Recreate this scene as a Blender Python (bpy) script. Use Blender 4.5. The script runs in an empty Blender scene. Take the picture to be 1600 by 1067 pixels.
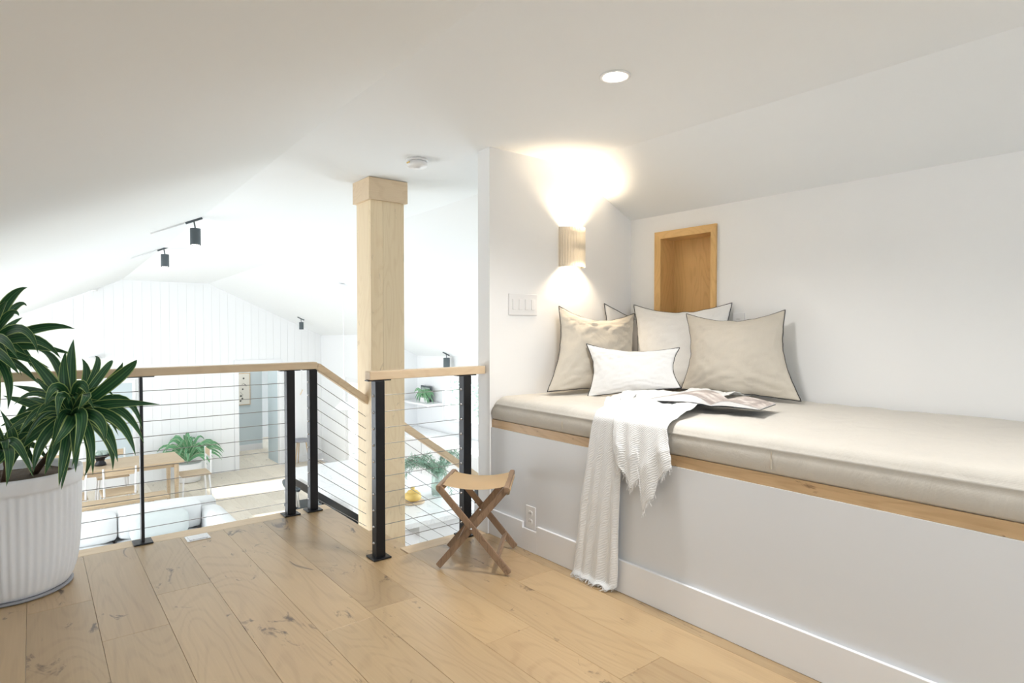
import bpy, bmesh, math, random
from mathutils import Vector, Matrix
R = math.radians
random.seed(7)
SC = bpy.context.scene
COL = SC.collection

# ------------------------------------------------------------------ camera
F = 940.0; CH = 1.15
YAW = math.atan(750 / F); PITCH = math.atan(21 / F)
cam = bpy.data.cameras.new('camera'); co = bpy.data.objects.new('camera', cam); COL.objects.link(co)
cam.sensor_width = 36; cam.lens = 36 * F / 1600; cam.clip_start = .02
co.location = (0, 0, CH); co.rotation_euler = (math.pi / 2 - PITCH, 0, -YAW)
SC.camera = co
FW = Vector((math.sin(YAW) * math.cos(PITCH), math.cos(YAW) * math.cos(PITCH), -math.sin(PITCH)))
RT = Vector((math.cos(YAW), -math.sin(YAW), 0)); UP = RT.cross(FW); CC = Vector((0, 0, CH))
def on(px, py, ax, v):
    """world point measured in the photograph on the plane axis=v"""
    r = FW * F + RT * (px - 800) + UP * (533.5 - py)
    return CC + r * ((v - CC[ax]) / r[ax])
def dep(px, py, d):
    return CC + (FW * F + RT * (px - 800) + UP * (533.5 - py)) * (d / F)

# ------------------------------------------------------------------ world, sun, lamps, exposure
w = bpy.data.worlds.new('world'); SC.world = w; w.use_nodes = True
bg = w.node_tree.nodes['Background']; bg.inputs[0].default_value = (.86, .94, 1, 1); bg.inputs[1].default_value = 2.3
SC.view_settings.view_transform = 'Standard'; SC.view_settings.look = 'None'
SC.view_settings.exposure = 0.35; SC.view_settings.gamma = 1; SC.view_settings.use_curve_mapping = False
def lamp(name, kind, loc, energy, color=(1, 1, 1), to=None, **kw):
    l = bpy.data.lights.new(name, kind); l.energy = energy; l.color = color
    for k, v in kw.items(): setattr(l, k, v)
    o = bpy.data.objects.new(name, l); COL.objects.link(o); o.location = loc
    if to is not None: o.rotation_euler = (Vector(to) - Vector(loc)).to_track_quat('-Z', 'Y').to_euler()
    return o
SUN = Vector((-1, .1, -.58))
lamp('sun', 'SUN', (20, 0, 20), 9, (1, .96, .9), to=Vector((20, 0, 20)) + SUN, angle=R(.8))
# area lamp added inside the unseen left windows to brighten the living room
lamp('window_daylight', 'AREA', (-2.35, 7.8, -.6), 152, (.90, .95, 1), to=(3, 7.4, .9), shape='RECTANGLE', size=7, size_y=1.5)
# fill lamp added inside the kitchen wall to lift that side
lamp('kitchen_daylight', 'AREA', (5.3, 5.6, -.1), 60, (.84, .93, 1), to=(2.4, 6.6, -.4), shape='RECTANGLE', size=3, size_y=.9)
# cool fill lamp added behind the camera, aimed along the loft
lamp('loft_daylight', 'AREA', (.3, -1.9, 1.25), 13, (.66, .84, 1), to=(.9, 2, .9), shape='RECTANGLE', size=2.0, size_y=1.1)

# ------------------------------------------------------------------ materials
def mat(name):
    m = bpy.data.materials.new(name); m.use_nodes = True
    nt = m.node_tree; b = nt.nodes['Principled BSDF']
    return m, nt, b
def N(nt, t, **kw):
    n = nt.nodes.new(t)
    for k, v in kw.items(): setattr(n, k, v)
    return n
def L(nt, a, b): nt.links.new(a, b)
def plain(name, col, rough=.6, metal=0, bump=0, bscale=80, spec=.5, var=.0, vscale=3, emit=None, es=1):
    m, nt, b = mat(name)
    b.inputs['Base Color'].default_value = (*col, 1); b.inputs['Roughness'].default_value = rough
    b.inputs['Metallic'].default_value = metal; b.inputs['Specular IOR Level'].default_value = spec
    if emit: b.inputs['Emission Color'].default_value = (*emit, 1); b.inputs['Emission Strength'].default_value = es
    tc = N(nt, 'ShaderNodeTexCoord')
    if var:
        n = N(nt, 'ShaderNodeTexNoise'); n.inputs['Scale'].default_value = vscale; n.inputs['Detail'].default_value = 4
        L(nt, tc.outputs['Object'], n.inputs['Vector'])
        mx = N(nt, 'ShaderNodeMix', data_type='RGBA'); mx.inputs[6].default_value = (*col, 1)
        mx.inputs[7].default_value = (*[c * (1 - var) for c in col], 1)
        L(nt, n.outputs['Fac'], mx.inputs[0]); L(nt, mx.outputs[2], b.inputs['Base Color'])
    if bump:
        n = N(nt, 'ShaderNodeTexNoise'); n.inputs['Scale'].default_value = bscale
        L(nt, tc.outputs['Object'], n.inputs['Vector'])
        bp = N(nt, 'ShaderNodeBump'); bp.inputs['Strength'].default_value = bump; bp.inputs['Distance'].default_value = .002
        L(nt, n.outputs['Fac'], bp.inputs['Height']); L(nt, bp.outputs['Normal'], b.inputs['Normal'])
    return m
def wood(name, light, dark, axis='Y', sc=1.0, knots=0.0, rough=.45, vary=.12, grain=.5, spec=.35):
    m, nt, b = mat(name)
    tc = N(nt, 'ShaderNodeTexCoord'); oi = N(nt, 'ShaderNodeObjectInfo')
    mul = N(nt, 'ShaderNodeVectorMath', operation='SCALE'); mul.inputs[0].default_value = (13.1, 7.7, 5.3)
    L(nt, oi.outputs['Random'], mul.inputs['Scale'])
    add = N(nt, 'ShaderNodeVectorMath', operation='ADD'); L(nt, tc.outputs['Object'], add.inputs[0]); L(nt, mul.outputs[0], add.inputs[1])
    def mp(s_long, s_x):
        q = N(nt, 'ShaderNodeMapping'); v = [s_x * sc] * 3; v['XYZ'.index(axis)] = s_long * sc
        q.inputs['Scale'].default_value = v; L(nt, add.outputs[0], q.inputs['Vector']); return q
    n1 = N(nt, 'ShaderNodeTexNoise'); n1.inputs['Scale'].default_value = 1; n1.inputs['Detail'].default_value = 1.5
    n1.inputs['Distortion'].default_value = .5
    L(nt, mp(.75, 3.4).outputs[0], n1.inputs['Vector'])
    m1 = N(nt, 'ShaderNodeMath', operation='MULTIPLY'); m1.inputs[1].default_value = 120; L(nt, n1.outputs['Fac'], m1.inputs[0])
    s1 = N(nt, 'ShaderNodeMath', operation='SINE'); L(nt, m1.outputs[0], s1.inputs[0])
    mr = N(nt, 'ShaderNodeMapRange'); mr.inputs[1].default_value = .2; mr.inputs[2].default_value = 1; mr.inputs[3].default_value = 0; mr.inputs[4].default_value = grain
    L(nt, s1.outputs[0], mr.inputs[0])
    n2 = N(nt, 'ShaderNodeTexNoise'); n2.inputs['Scale'].default_value = 1; n2.inputs['Detail'].default_value = 5
    L(nt, mp(4, 130).outputs[0], n2.inputs['Vector'])
    n3 = N(nt, 'ShaderNodeTexNoise'); n3.inputs['Scale'].default_value = 1; n3.inputs['Detail'].default_value = 2
    L(nt, mp(.8, 3).outputs[0], n3.inputs['Vector'])
    a1 = N(nt, 'ShaderNodeMath', operation='MULTIPLY'); L(nt, mr.outputs[0], a1.inputs[0]); L(nt, n2.outputs['Fac'], a1.inputs[1])
    a2 = N(nt, 'ShaderNodeMath', operation='MULTIPLY_ADD'); L(nt, n3.outputs['Fac'], a2.inputs[0]); a2.inputs[1].default_value = .55; L(nt, a1.outputs[0], a2.inputs[2])
    a3 = N(nt, 'ShaderNodeMath', operation='MULTIPLY_ADD'); L(nt, n2.outputs['Fac'], a3.inputs[0]); a3.inputs[1].default_value = .35; L(nt, a2.outputs[0], a3.inputs[2])
    mx = N(nt, 'ShaderNodeMix', data_type='RGBA'); mx.clamp_factor = True
    mx.inputs[6].default_value = (*light, 1); mx.inputs[7].default_value = (*dark, 1)
    r2 = N(nt, 'ShaderNodeMapRange'); r2.inputs[1].default_value = .25; r2.inputs[2].default_value = 1.05
    L(nt, a3.outputs[0], r2.inputs[0]); L(nt, r2.outputs[0], mx.inputs[0])
    hsv = N(nt, 'ShaderNodeHueSaturation'); L(nt, mx.outputs[2], hsv.inputs['Color'])
    r3 = N(nt, 'ShaderNodeMapRange'); r3.inputs[3].default_value = 1 - vary; r3.inputs[4].default_value = 1 + vary * .6
    L(nt, oi.outputs['Random'], r3.inputs[0]); L(nt, r3.outputs[0], hsv.inputs['Value'])
    out = hsv.outputs[0]
    if knots:
        v = N(nt, 'ShaderNodeTexNoise'); v.inputs['Scale'].default_value = 1; v.inputs['Detail'].default_value = 5; v.inputs['Roughness'].default_value = .68
        v.inputs['Distortion'].default_value = 1.2
        L(nt, mp(3.4, 8).outputs[0], v.inputs['Vector'])
        r4 = N(nt, 'ShaderNodeMapRange'); r4.inputs[1].default_value = .62; r4.inputs[2].default_value = .69; r4.inputs[3].default_value = 0; r4.inputs[4].default_value = knots
        L(nt, v.outputs['Fac'], r4.inputs[0])
        m5 = N(nt, 'ShaderNodeMix', data_type='RGBA'); L(nt, r4.outputs[0], m5.inputs[0]); L(nt, out, m5.inputs[6])
        m5.inputs[7].default_value = (dark[0] * .28, dark[1] * .24, dark[2] * .22, 1); out = m5.outputs[2]
    L(nt, out, b.inputs['Base Color'])
    b.inputs['Roughness'].default_value = rough; b.inputs['Specular IOR Level'].default_value = spec
    bp = N(nt, 'ShaderNodeBump'); bp.inputs['Strength'].default_value = .15; bp.inputs['Distance'].default_value = .001
    L(nt, n2.outputs['Fac'], bp.inputs['Height']); L(nt, bp.outputs['Normal'], b.inputs['Normal'])
    return m
def fabric(name, col, scale=500, wr=.35, wscale=9, rough=.9, herring=False):
    m, nt, b = mat(name); tc = N(nt, 'ShaderNodeTexCoord')
    n = N(nt, 'ShaderNodeTexNoise'); n.inputs['Scale'].default_value = wscale; n.inputs['Detail'].default_value = 5; n.inputs['Distortion'].default_value = .6
    mp = N(nt, 'ShaderNodeMapping'); mp.inputs['Scale'].default_value = (1, 1.6, .7)
    L(nt, tc.outputs['Object'], mp.inputs['Vector']); L(nt, mp.outputs[0], n.inputs['Vector'])
    wv = N(nt, 'ShaderNodeTexWave'); wv.inputs['Scale'].default_value = scale / 9 if not herring else 60
    wv.inputs['Distortion'].default_value = 2 if not herring else 5; wv.inputs['Detail'].default_value = 2
    wv.bands_direction = 'DIAGONAL' if herring else 'Z'
    L(nt, tc.outputs['Object'], wv.inputs['Vector'])
    th = N(nt, 'ShaderNodeTexNoise'); th.inputs['Scale'].default_value = scale; mt = N(nt, 'ShaderNodeMapping'); mt.inputs['Scale'].default_value = (1, .12, 1)
    L(nt, tc.outputs['Object'], mt.inputs['Vector']); L(nt, mt.outputs[0], th.inputs['Vector'])
    b1 = N(nt, 'ShaderNodeBump'); b1.inputs['Strength'].default_value = wr; b1.inputs['Distance'].default_value = .02; L(nt, n.outputs['Fac'], b1.inputs['Height'])
    b2 = N(nt, 'ShaderNodeBump'); b2.inputs['Strength'].default_value = .35 if herring else .15; b2.inputs['Distance'].default_value = .003 if herring else .0006
    L(nt, wv.outputs['Fac'], b2.inputs['Height']); L(nt, b1.outputs['Normal'], b2.inputs['Normal']); L(nt, b2.outputs['Normal'], b.inputs['Normal'])
    mx = N(nt, 'ShaderNodeMix', data_type='RGBA'); mx.inputs[6].default_value = (*[c * .93 for c in col], 1); mx.inputs[7].default_value = (*[min(1, c * 1.05) for c in col], 1)
    L(nt, th.outputs['Fac'], mx.inputs[0]); L(nt, mx.outputs[2], b.inputs['Base Color'])
    b.inputs['Roughness'].default_value = rough; b.inputs['Specular IOR Level'].default_value = .15
    b.inputs['Sheen Weight'].default_value = .15
    return m
def leafmat(name, dark, mid, edge):
    m, nt, b = mat(name)
    uv = N(nt, 'ShaderNodeUVMap'); sp = N(nt, 'ShaderNodeSeparateXYZ'); L(nt, uv.outputs[0], sp.inputs[0])
    s = N(nt, 'ShaderNodeMath', operation='SUBTRACT'); s.inputs[1].default_value = .5; L(nt, sp.outputs['X'], s.inputs[0])
    a = N(nt, 'ShaderNodeMath', operation='ABSOLUTE'); L(nt, s.outputs[0], a.inputs[0])
    d = N(nt, 'ShaderNodeMath', operation='MULTIPLY'); d.inputs[1].default_value = 2; L(nt, a.outputs[0], d.inputs[0])
    cr = N(nt, 'ShaderNodeValToRGB'); L(nt, d.outputs[0], cr.inputs[0])
    e = cr.color_ramp.elements; e[0].position = 0; e[0].color = (*mid, 1); e[1].position = 1; e[1].color = (*edge, 1)
    for p, c in ((.06, mid), (.12, dark), (.42, dark), (.48, mid), (.54, dark), (.78, dark), (.90, edge)):
        x = cr.color_ramp.elements.new(p); x.color = (*c, 1)
    L(nt, cr.outputs[0], b.inputs['Base Color']); b.inputs['Roughness'].default_value = .35; b.inputs['Specular IOR Level'].default_value = .5
    b.inputs['Transmission Weight'].default_value = 0
    return m

M = {}
M['wall'] = plain('wall_paint', (.91, .905, .895), .75, bump=.04, bscale=180)
M['wallw'] = plain('wall_paint_bright', (.90, .905, .91), .7, bump=.04, bscale=180)
M['ceil'] = plain('ceiling_paint', (.85, .865, .87), .85)
M['trim'] = plain('trim_paint', (.86, .86, .87), .35)
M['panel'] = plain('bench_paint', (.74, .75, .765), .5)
M['floor'] = wood('oak_floor', (.53, .375, .20), (.32, .195, .09), 'Y', 1, .95, .36, .17, .30, .75)
fb = M['floor'].node_tree.nodes['Principled BSDF']; fb.inputs['Coat Weight'].default_value = .45; fb.inputs['Coat Roughness'].default_value = .42
M['lfloor'] = wood('oak_floor_lower', (.82, .75, .64), (.66, .56, .44), 'Y', 1, .5, .5, .1, .3)
M['oak'] = wood('oak_rail', (.82, .65, .45), (.64, .46, .28), 'X', 1.2, 0, .4, .03, .3)
M['oaky'] = wood('oak_along', (.66, .46, .26), (.42, .26, .13), 'Y', 1.2, .8, .4, .03, .35)
M['oakz'] = wood('oak_column', (.98, .81, .56), (.82, .62, .38), 'Z', 1.3, .3, .45, .12, .36)
M['honey'] = wood('honey_oak', (.80, .52, .22), (.56, .32, .11), 'Z', 1.6, 0, .4, .03, .35)
M['honeyy'] = wood('honey_oak_across', (.80, .52, .22), (.58, .34, .12), 'Y', 1.6, 0, .4, .03, .35)
M['walnut'] = wood('stool_wood', (.36, .24, .155), (.19, .12, .075), 'Z', 3, 0, .5, .05, .6)
M['table'] = wood('table_oak', (.66, .52, .36), (.5, .36, .22), 'X', 1.2, 0, .5, .03, .4)
M['leather'] = plain('tan_leather', (.93, .73, .46), .45, bump=.2, bscale=60, var=.12, vscale=6)
M['black'] = plain('black_steel', (.012, .013, .016), .35, .3, spec=.5, var=.2)
M['fit'] = plain('steel_fitting', (.7, .7, .72), .25, 1, var=.05)
M['cable'] = plain('steel_cable', (.33, .32, .31), .35, .9, var=.05)
M['tan'] = fabric('tan_linen', (.575, .525, .445), 700, .35, 7)
M['white_linen'] = fabric('white_linen', (.78, .775, .76), 700, .3, 7)
M['matt'] = fabric('cream_linen', (.62, .585, .525), 700, .6, 5)
M['throw'] = fabric('white_gauze', (.83, .83, .82), 400, .12, 16, herring=True)
M['piping'] = plain('charcoal_piping', (.03, .03, .035), .8, var=.2)
M['seam'] = plain('cream_seam', (.68, .60, .47), .9, var=.1)
M['sconce'] = plain('sconce_ceramic', (.66, .64, .60), .7, bump=.1)
M['plastic'] = plain('white_plastic', (.87, .86, .85), .35, var=.03)
M['plasticg'] = plain('shadow_grey_plastic', (.45, .45, .45), .4, var=.03)  # even mid grey of the magazine cover
M['glow'] = plain('warm_lamp', (1, .9, .7), .5, emit=(1, .78, .50), es=14, var=.02)
M['glow2'] = plain('downlight_lens', (1, 1, 1), .5, emit=(1, .97, .90), es=18, var=.02)
M['glow3'] = plain('spot_lens', (1, 1, 1), .5, emit=(1, .92, .8), es=6, var=.02)
M['grey'] = plain('spot_grey', (.09, .11, .12), .4, .2, var=.1)
M['pot'] = plain('white_stoneware', (.90, .92, .96), .5, bump=.3, bscale=30, var=.06, vscale=5)
M['potbase'] = plain('pot_shadow_grey', (.35, .35, .38), .6, var=.2, vscale=8)  # grey of the pot saucer and the round stool seat
M['soil'] = plain('soil_chips', (.16, .12, .09), .95, bump=1, bscale=60, var=.5, vscale=40)
M['cane'] = plain('plant_cane', (.10, .055, .03), .8, bump=.5, bscale=60, var=.3)
M['leaf'] = leafmat('striped_leaf', (.018, .085, .034), (.07, .19, .065), (.36, .50, .17))
M['leaf2'] = leafmat('soft_leaf', (.10, .30, .15), (.22, .46, .22), (.6, .75, .5))
M['leaf3'] = plain('needle_leaf', (.34, .54, .40), .6, var=.4, vscale=14)
M['leaf4'] = plain('tree_leaf', (.52, .63, .56), .7, var=.5, vscale=3)
M['counter'] = plain('white_quartz', (.9, .9, .9), .25, var=.05, vscale=2)
M['sofa'] = plain('sofa_cloth', (.92, .93, .93), .9, bump=.3, bscale=60, var=.03)
M['sofag'] = plain('pillow_grey', (.74, .79, .78), .9, bump=.2, var=.03)
M['hall'] = plain('hall_paint', (.62, .70, .73), .8, var=.02)
M['art'] = plain('art_paper', (.80, .77, .70), .8, var=.05)
M['ink'] = plain('art_ink', (.12, .12, .11), .8, var=.05)
M['yellow'] = plain('yellow_ceramic', (.80, .55, .16), .5, var=.1)
m, nt, b = mat('window_glass'); nt.nodes.remove(b)
tr_ = N(nt, 'ShaderNodeBsdfTransparent'); tr_.inputs[0].default_value = (.97, .99, .98, 1); gl_ = N(nt, 'ShaderNodeBsdfGlossy'); gl_.inputs['Roughness'].default_value = .02
ms_ = N(nt, 'ShaderNodeMixShader'); ms_.inputs[0].default_value = .06; L(nt, tr_.outputs[0], ms_.inputs[1]); L(nt, gl_.outputs[0], ms_.inputs[2])
L(nt, ms_.outputs[0], nt.nodes['Material Output'].inputs['Surface']); M['glass'] = m
m, nt, b = mat('vase_glass'); b.inputs['Roughness'].default_value = .08; b.inputs['Transmission Weight'].default_value = .7; b.inputs['Base Color'].default_value = (.78, .90, .84, 1); M['vase'] = m
# magazine page: photo print
m, nt, b = mat('magazine_print'); uv = N(nt, 'ShaderNodeUVMap')
n = N(nt, 'ShaderNodeTexNoise'); n.inputs['Scale'].default_value = 4.5; n.inputs['Detail'].default_value = 5; n.inputs['Distortion'].default_value = 1; L(nt, uv.outputs[0], n.inputs['Vector'])
cr = N(nt, 'ShaderNodeValToRGB'); e = cr.color_ramp.elements
e[0].position = .33; e[0].color = (.30, .25, .235, 1); e[1].position = .66; e[1].color = (.78, .72, .68, 1)
x = cr.color_ramp.elements.new(.5); x.color = (.52, .45, .42, 1)
L(nt, n.outputs['Fac'], cr.inputs[0]); L(nt, cr.outputs[0], b.inputs['Base Color']); b.inputs['Roughness'].default_value = .35; M['print'] = m
# marble
m, nt, b = mat('marble'); tc = N(nt, 'ShaderNodeTexCoord'); n = N(nt, 'ShaderNodeTexNoise'); n.inputs['Scale'].default_value = 2.2; n.inputs['Detail'].default_value = 6; n.inputs['Distortion'].default_value = 2
L(nt, tc.outputs['Object'], n.inputs['Vector']); cr = N(nt, 'ShaderNodeValToRGB'); e = cr.color_ramp.elements
e[0].position = .485; e[0].color = (.92, .92, .92, 1); e[1].position = .515; e[1].color = (.92, .92, .92, 1); x = e.new(.5); x.color = (.80, .81, .82, 1)
L(nt, n.outputs['Fac'], cr.inputs[0]); L(nt, cr.outputs[0], b.inputs['Base Color']); b.inputs['Roughness'].default_value = .2; M['marble'] = m

# ------------------------------------------------------------------ mesh helpers
def bm_new(): return bmesh.new()
def box(bm, x0, x1, y0, y1, z0, z1, bev=0):
    vs = [bm.verts.new(p) for p in ((x0, y0, z0), (x1, y0, z0), (x1, y1, z0), (x0, y1, z0), (x0, y0, z1), (x1, y0, z1), (x1, y1, z1), (x0, y1, z1))]
    fs = [bm.faces.new([vs[i] for i in q]) for q in ((3, 2, 1, 0), (4, 5, 6, 7), (0, 1, 5, 4), (1, 2, 6, 5), (2, 3, 7, 6), (3, 0, 4, 7))]
    if bev:
        es = list({e for f in fs for e in f.edges})
        bmesh.ops.bevel(bm, geom=es, offset=bev, segments=2, affect='EDGES', profile=.5)
    return bm
def prism(bm, pts, d):
    """closed polygon pts (3D) extruded by vector d"""
    a = [bm.verts.new(p) for p in pts]; c = [bm.verts.new(Vector(p) + Vector(d)) for p in pts]
    bm.faces.new(a[::-1]); bm.faces.new(c); n = len(pts)
    for i in range(n): bm.faces.new((a[i], a[(i + 1) % n], c[(i + 1) % n], c[i]))
    return bm
def tube(bm, pts, r, n=8, cap=True, taper=None):
    pts = [Vector(p) for p in pts]; rings = []
    up = Vector((0, 0, 1))
    for i, p in enumerate(pts):
        t = (pts[min(i + 1, len(pts) - 1)] - pts[max(i - 1, 0)]).normalized()
        s = t.cross(up);
        if s.length < 1e-3: s = t.cross(Vector((1, 0, 0)))
        s.normalize(); q = s.cross(t)
        rr = r if taper is None else r + (taper - r) * i / (len(pts) - 1)
        rings.append([bm.verts.new(p + (s * math.cos(2 * math.pi * k / n) + q * math.sin(2 * math.pi * k / n)) * rr) for k in range(n)])
    for a, c in zip(rings, rings[1:]):
        for k in range(n): bm.faces.new((a[k], a[(k + 1) % n], c[(k + 1) % n], c[k]))
    if cap: bm.faces.new(rings[0][::-1]); bm.faces.new(rings[-1])
    return bm
def beam(bm, a, c, wd, ht, side=None, bev=0):
    """rectangular bar from a to c"""
    a = Vector(a); c = Vector(c); t = (c - a).normalized()
    s = Vector(side).normalized() if side is not None else t.cross(Vector((0, 0, 1))).normalized()
    u = s.cross(t).normalized()
    pts = [a + s * (i * wd / 2) + u * (j * ht / 2) for i, j in ((-1, -1), (1, -1), (1, 1), (-1, 1))]
    f0 = len(bm.faces)
    v = [bm.verts.new(p) for p in pts]; v2 = [bm.verts.new(p + c - a) for p in pts]
    fs = [bm.faces.new(v[::-1]), bm.faces.new(v2)] + [bm.faces.new((v[i], v[(i + 1) % 4], v2[(i + 1) % 4], v2[i])) for i in range(4)]
    if bev: bmesh.ops.bevel(bm, geom=list({e for f in fs for e in f.edges}), offset=bev, segments=2, affect='EDGES')
    return bm
def lathe(bm, prof, n=32, c=(0, 0, 0), fl=0, nf=0):
    rings = []
    for (r, z, *q) in prof:
        k = q[0] if q else 0
        rings.append([bm.verts.new((c[0] + (r + k * fl * math.cos(nf * 2 * math.pi * i / n)) * math.cos(2 * math.pi * i / n), c[1] + (r + k * fl * math.cos(nf * 2 * math.pi * i / n)) * math.sin(2 * math.pi * i / n), c[2] + z)) for i in range(n)])
    for a, d in zip(rings, rings[1:]):
        for k in range(n): bm.faces.new((a[k], a[(k + 1) % n], d[(k + 1) % n], d[k]))
    bm.faces.new(rings[0][::-1]); bm.faces.new(rings[-1])
    return bm
def obj(name, bm, m, parent=None, smooth=False, **props):
    bmesh.ops.recalc_face_normals(bm, faces=bm.faces)
    me = bpy.data.meshes.new(name); 
    # move the origin to the middle of the mesh so object-space textures stay local
    if len(bm.verts):
        xs = [v.co for v in bm.verts]; c = Vector([(min(p[i] for p in xs) + max(p[i] for p in xs)) / 2 for i in range(3)])
    else: c = Vector((0, 0, 0))
    for v in bm.verts: v.co -= c
    bm.to_mesh(me); bm.free(); me.materials.append(m if not isinstance(m, str) else M[m])
    if smooth: me.polygons.foreach_set('use_smooth', [True] * len(me.polygons))
    o = bpy.data.objects.new(name, me); COL.objects.link(o); o.location = c
    if parent is not None:
        base = wloc(parent)
        o.parent = parent; o.location = c - base
    for k, v in props.items(): o[k] = v
    return o
def wloc(o):
    v = Vector(o.location); p = o.parent
    while p is not None: v += Vector(p.location); p = p.parent
    return v
def thing(name, label, cat, loc, group=None):
    o = bpy.data.objects.new(name, None); COL.objects.link(o); o.location = loc; o.empty_display_size = .1
    o['label'] = label; o['category'] = cat
    if group: o['group'] = group
    return o
def tag(o, label, cat, group=None):
    o['label'] = label; o['category'] = cat
    if group: o['group'] = group
    return o
def struct(name, bm, m, label=None, parent=None):
    o = obj(name, bm, m, parent)
    if parent is None: o['kind'] = 'structure'
    if label: o['label'] = label
    return o
def mesh_copy(o, parent, loc, name=None):
    c = o.copy(); COL.objects.link(c); c.parent = parent; c.location = loc
    return c

# ------------------------------------------------------------------ the shell
XB = 1.99          # bench front
ZC = 2.151
def zc(y): return ZC - max(0, (y - 2.7)) * .0177 if y > 2.7 else ZC
def c1x(y): return 1.10 + (y - 1.5) * .0113      # left crease of the ceiling
C2X = 2.582; SL = .4526; SR = .459
YF = 12.34; ZL = -1.6; XE = 4.73; XK = 5.6; YJ = 9.85; XKNEE = 3.181
YN = -2.4; XLW = -2.6
T = .12
def slab(name, quad, d, m, label=None):
    bm = bm_new(); prism(bm, quad, d); return struct(name, bm, m, label)
def strip(name, xa, xb_, za, zb, m, segs=((YN, 2.7), (2.7, YF + .3))):
    """ceiling panel between two lengthwise creases"""
    bm = bm_new(); rows = []
    ys = [YN, 2.7, YF + .15]
    for y in ys: rows.append([(xa(y), y, za(y)), (xb_(y), y, zb(y)), (xb_(y), y, zb(y) + T), (xa(y), y, za(y) + T)])
    vs = [[bm.verts.new(p) for p in r] for r in rows]
    for a, c in zip(vs, vs[1:]):
        for k in range(4): bm.faces.new((a[k], a[(k + 1) % 4], c[(k + 1) % 4], c[k]))
    bm.faces.new(vs[0]); bm.faces.new(vs[-1][::-1])
    return struct(name, bm, m)
strip('ceiling', c1x, lambda y: C2X, zc, zc, 'ceil')
strip('ceiling', lambda y: XLW, c1x, lambda y: zc(y) - SL * (c1x(y) - XLW), zc, 'ceil')
strip('ceiling', lambda y: C2X, lambda y: 5.9, zc, lambda y: zc(y) - SR * (5.9 - C2X), 'ceil')
def gz(x, y):
    if x < c1x(y): return zc(y) - SL * (c1x(y) - x)
    if x < C2X: return zc(y)
    return zc(y) - SR * (x - C2X)

# loft floor: planks, nosing boards, slab
fl = struct('floor', box(bm_new(), -1.75, 1.48, -2.4, 3.80, -.30, -.022), 'wall', 'loft floor of wide oak planks with dark knots')
struct('floor', box(bm_new(), 1.48, 3.3, -2.4, 2.795, -.30, -.022), 'wall')
def plank(x0, x1, y0, y1, par, m='floor', z=0, th=.02, bev=.0009):
    bm = bm_new(); box(bm, x0 + .0004, x1 - .0004, y0 + .0004, y1 - .0004, z - th, z, 0)
    top = [e for e in bm.edges if all(v.co.z > z - 1e-5 for v in e.verts)]
    bmesh.ops.bevel(bm, geom=top, offset=bev, segments=1, affect='EDGES')
    return obj('plank', bm, m, par)
seams = [.4027 + .2175 * k for k in range(-9, 8)]
joint = {-2: [3.3, 1.35, -.6], -1: [3.08, 1.1, -.9], 0: [2.64, .7, -1.2], 1: [2.96, 1.0, -.8], 2: [1.6, -.3], 3: [2.2, .3, -1.5], 4: [2.25, .5, -1.3], 5: [1.75, -.1], 6: [1.3, -.5], 7: [2.1, .2]}
for k in range(-10, 9):
    x0 = .4027 + .2175 * (k - 1); x1 = x0 + .2175
    if x1 > 2.0: x1 = 1.996
    if x0 >= x1 or x1 - x0 < .02: continue
    x0 = max(x0, -1.7)
    yend = 3.70 if x1 <= 1.49 else 2.71
    js = joint.get(k, [random.uniform(2.4, 3.2), random.uniform(.4, 1.2), random.uniform(-1.6, -.8)])
    ys = [yend] + [j for j in js if j < yend - .1] + [YN]
    if x0 < 1.48 < x1:   # column of planks cut by the stair corner
        for a, c in zip(ys[1:], [2.71]): pass
        ya = [2.71] + [j for j in js if j < 2.6] + [YN]
        for a, c in zip(ya[1:], ya): plank(x0, x1, a, c, fl)
        plank(x0, 1.48, 2.712, 3.70, fl); continue
    for a, c in zip(ys[1:], ys): plank(x0, x1, a, c, fl)
n1 = obj('nosing', box(bm_new(), -1.7, 1.48, 3.7015, 3.815, -.03, 0, .002), 'oak', fl)
n2 = obj('nosing', box(bm_new(), 1.49, 1.989, 2.7115, 2.81, -.03, 0, .002), 'oak', fl)
struct('trim_1', box(bm_new(), -1.75, 1.475, 3.80, 3.812, -.30, -.031), 'trim', 'white board under the loft floor edge')
struct('trim_2', box(bm_new(), 1.478, 1.49, 2.81, 3.80, -.30, -.031), 'trim', 'white board under the floor edge at the stair head')
struct('wall_below_loft', box(bm_new(), -2.5, 1.46, 3.60, 3.74, ZL, -.301), 'wallw')
struct('wall_stair', box(bm_new(), 1.5, 5.6, 2.62, 2.74, ZL, -.301), 'wallw')

# lower floor
lf = struct('floor', box(bm_new(), -2.7, 5.8, 2.6, 16.0, ZL - .2, ZL - .022), 'wall', 'pale oak plank floor of the living room below')
pm = None
for i in range(-11, 19):
    x0 = .1 + i * .24; off = random.uniform(0, 1.9)
    y = 3.8 + off - 1.9
    while y < 15.8:
        y0, y1 = max(y, 3.75), min(y + 1.9, 15.9)
        y += 1.9
        if y1 - y0 < .1: continue
        if (x0 > 4.7 and y0 > 9.8) or x0 < -2.6: continue
        if pm is None or y1 - y0 < 1.895:
            p = plank(x0, x0 + .24, y0, y1, lf, 'lfloor', ZL)
            if y1 - y0 > 1.895: pm = p
        else:
            mesh_copy(pm, lf, Vector((x0 + .12, (y0 + y1) / 2, ZL - .01)) - wloc(lf))

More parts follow.
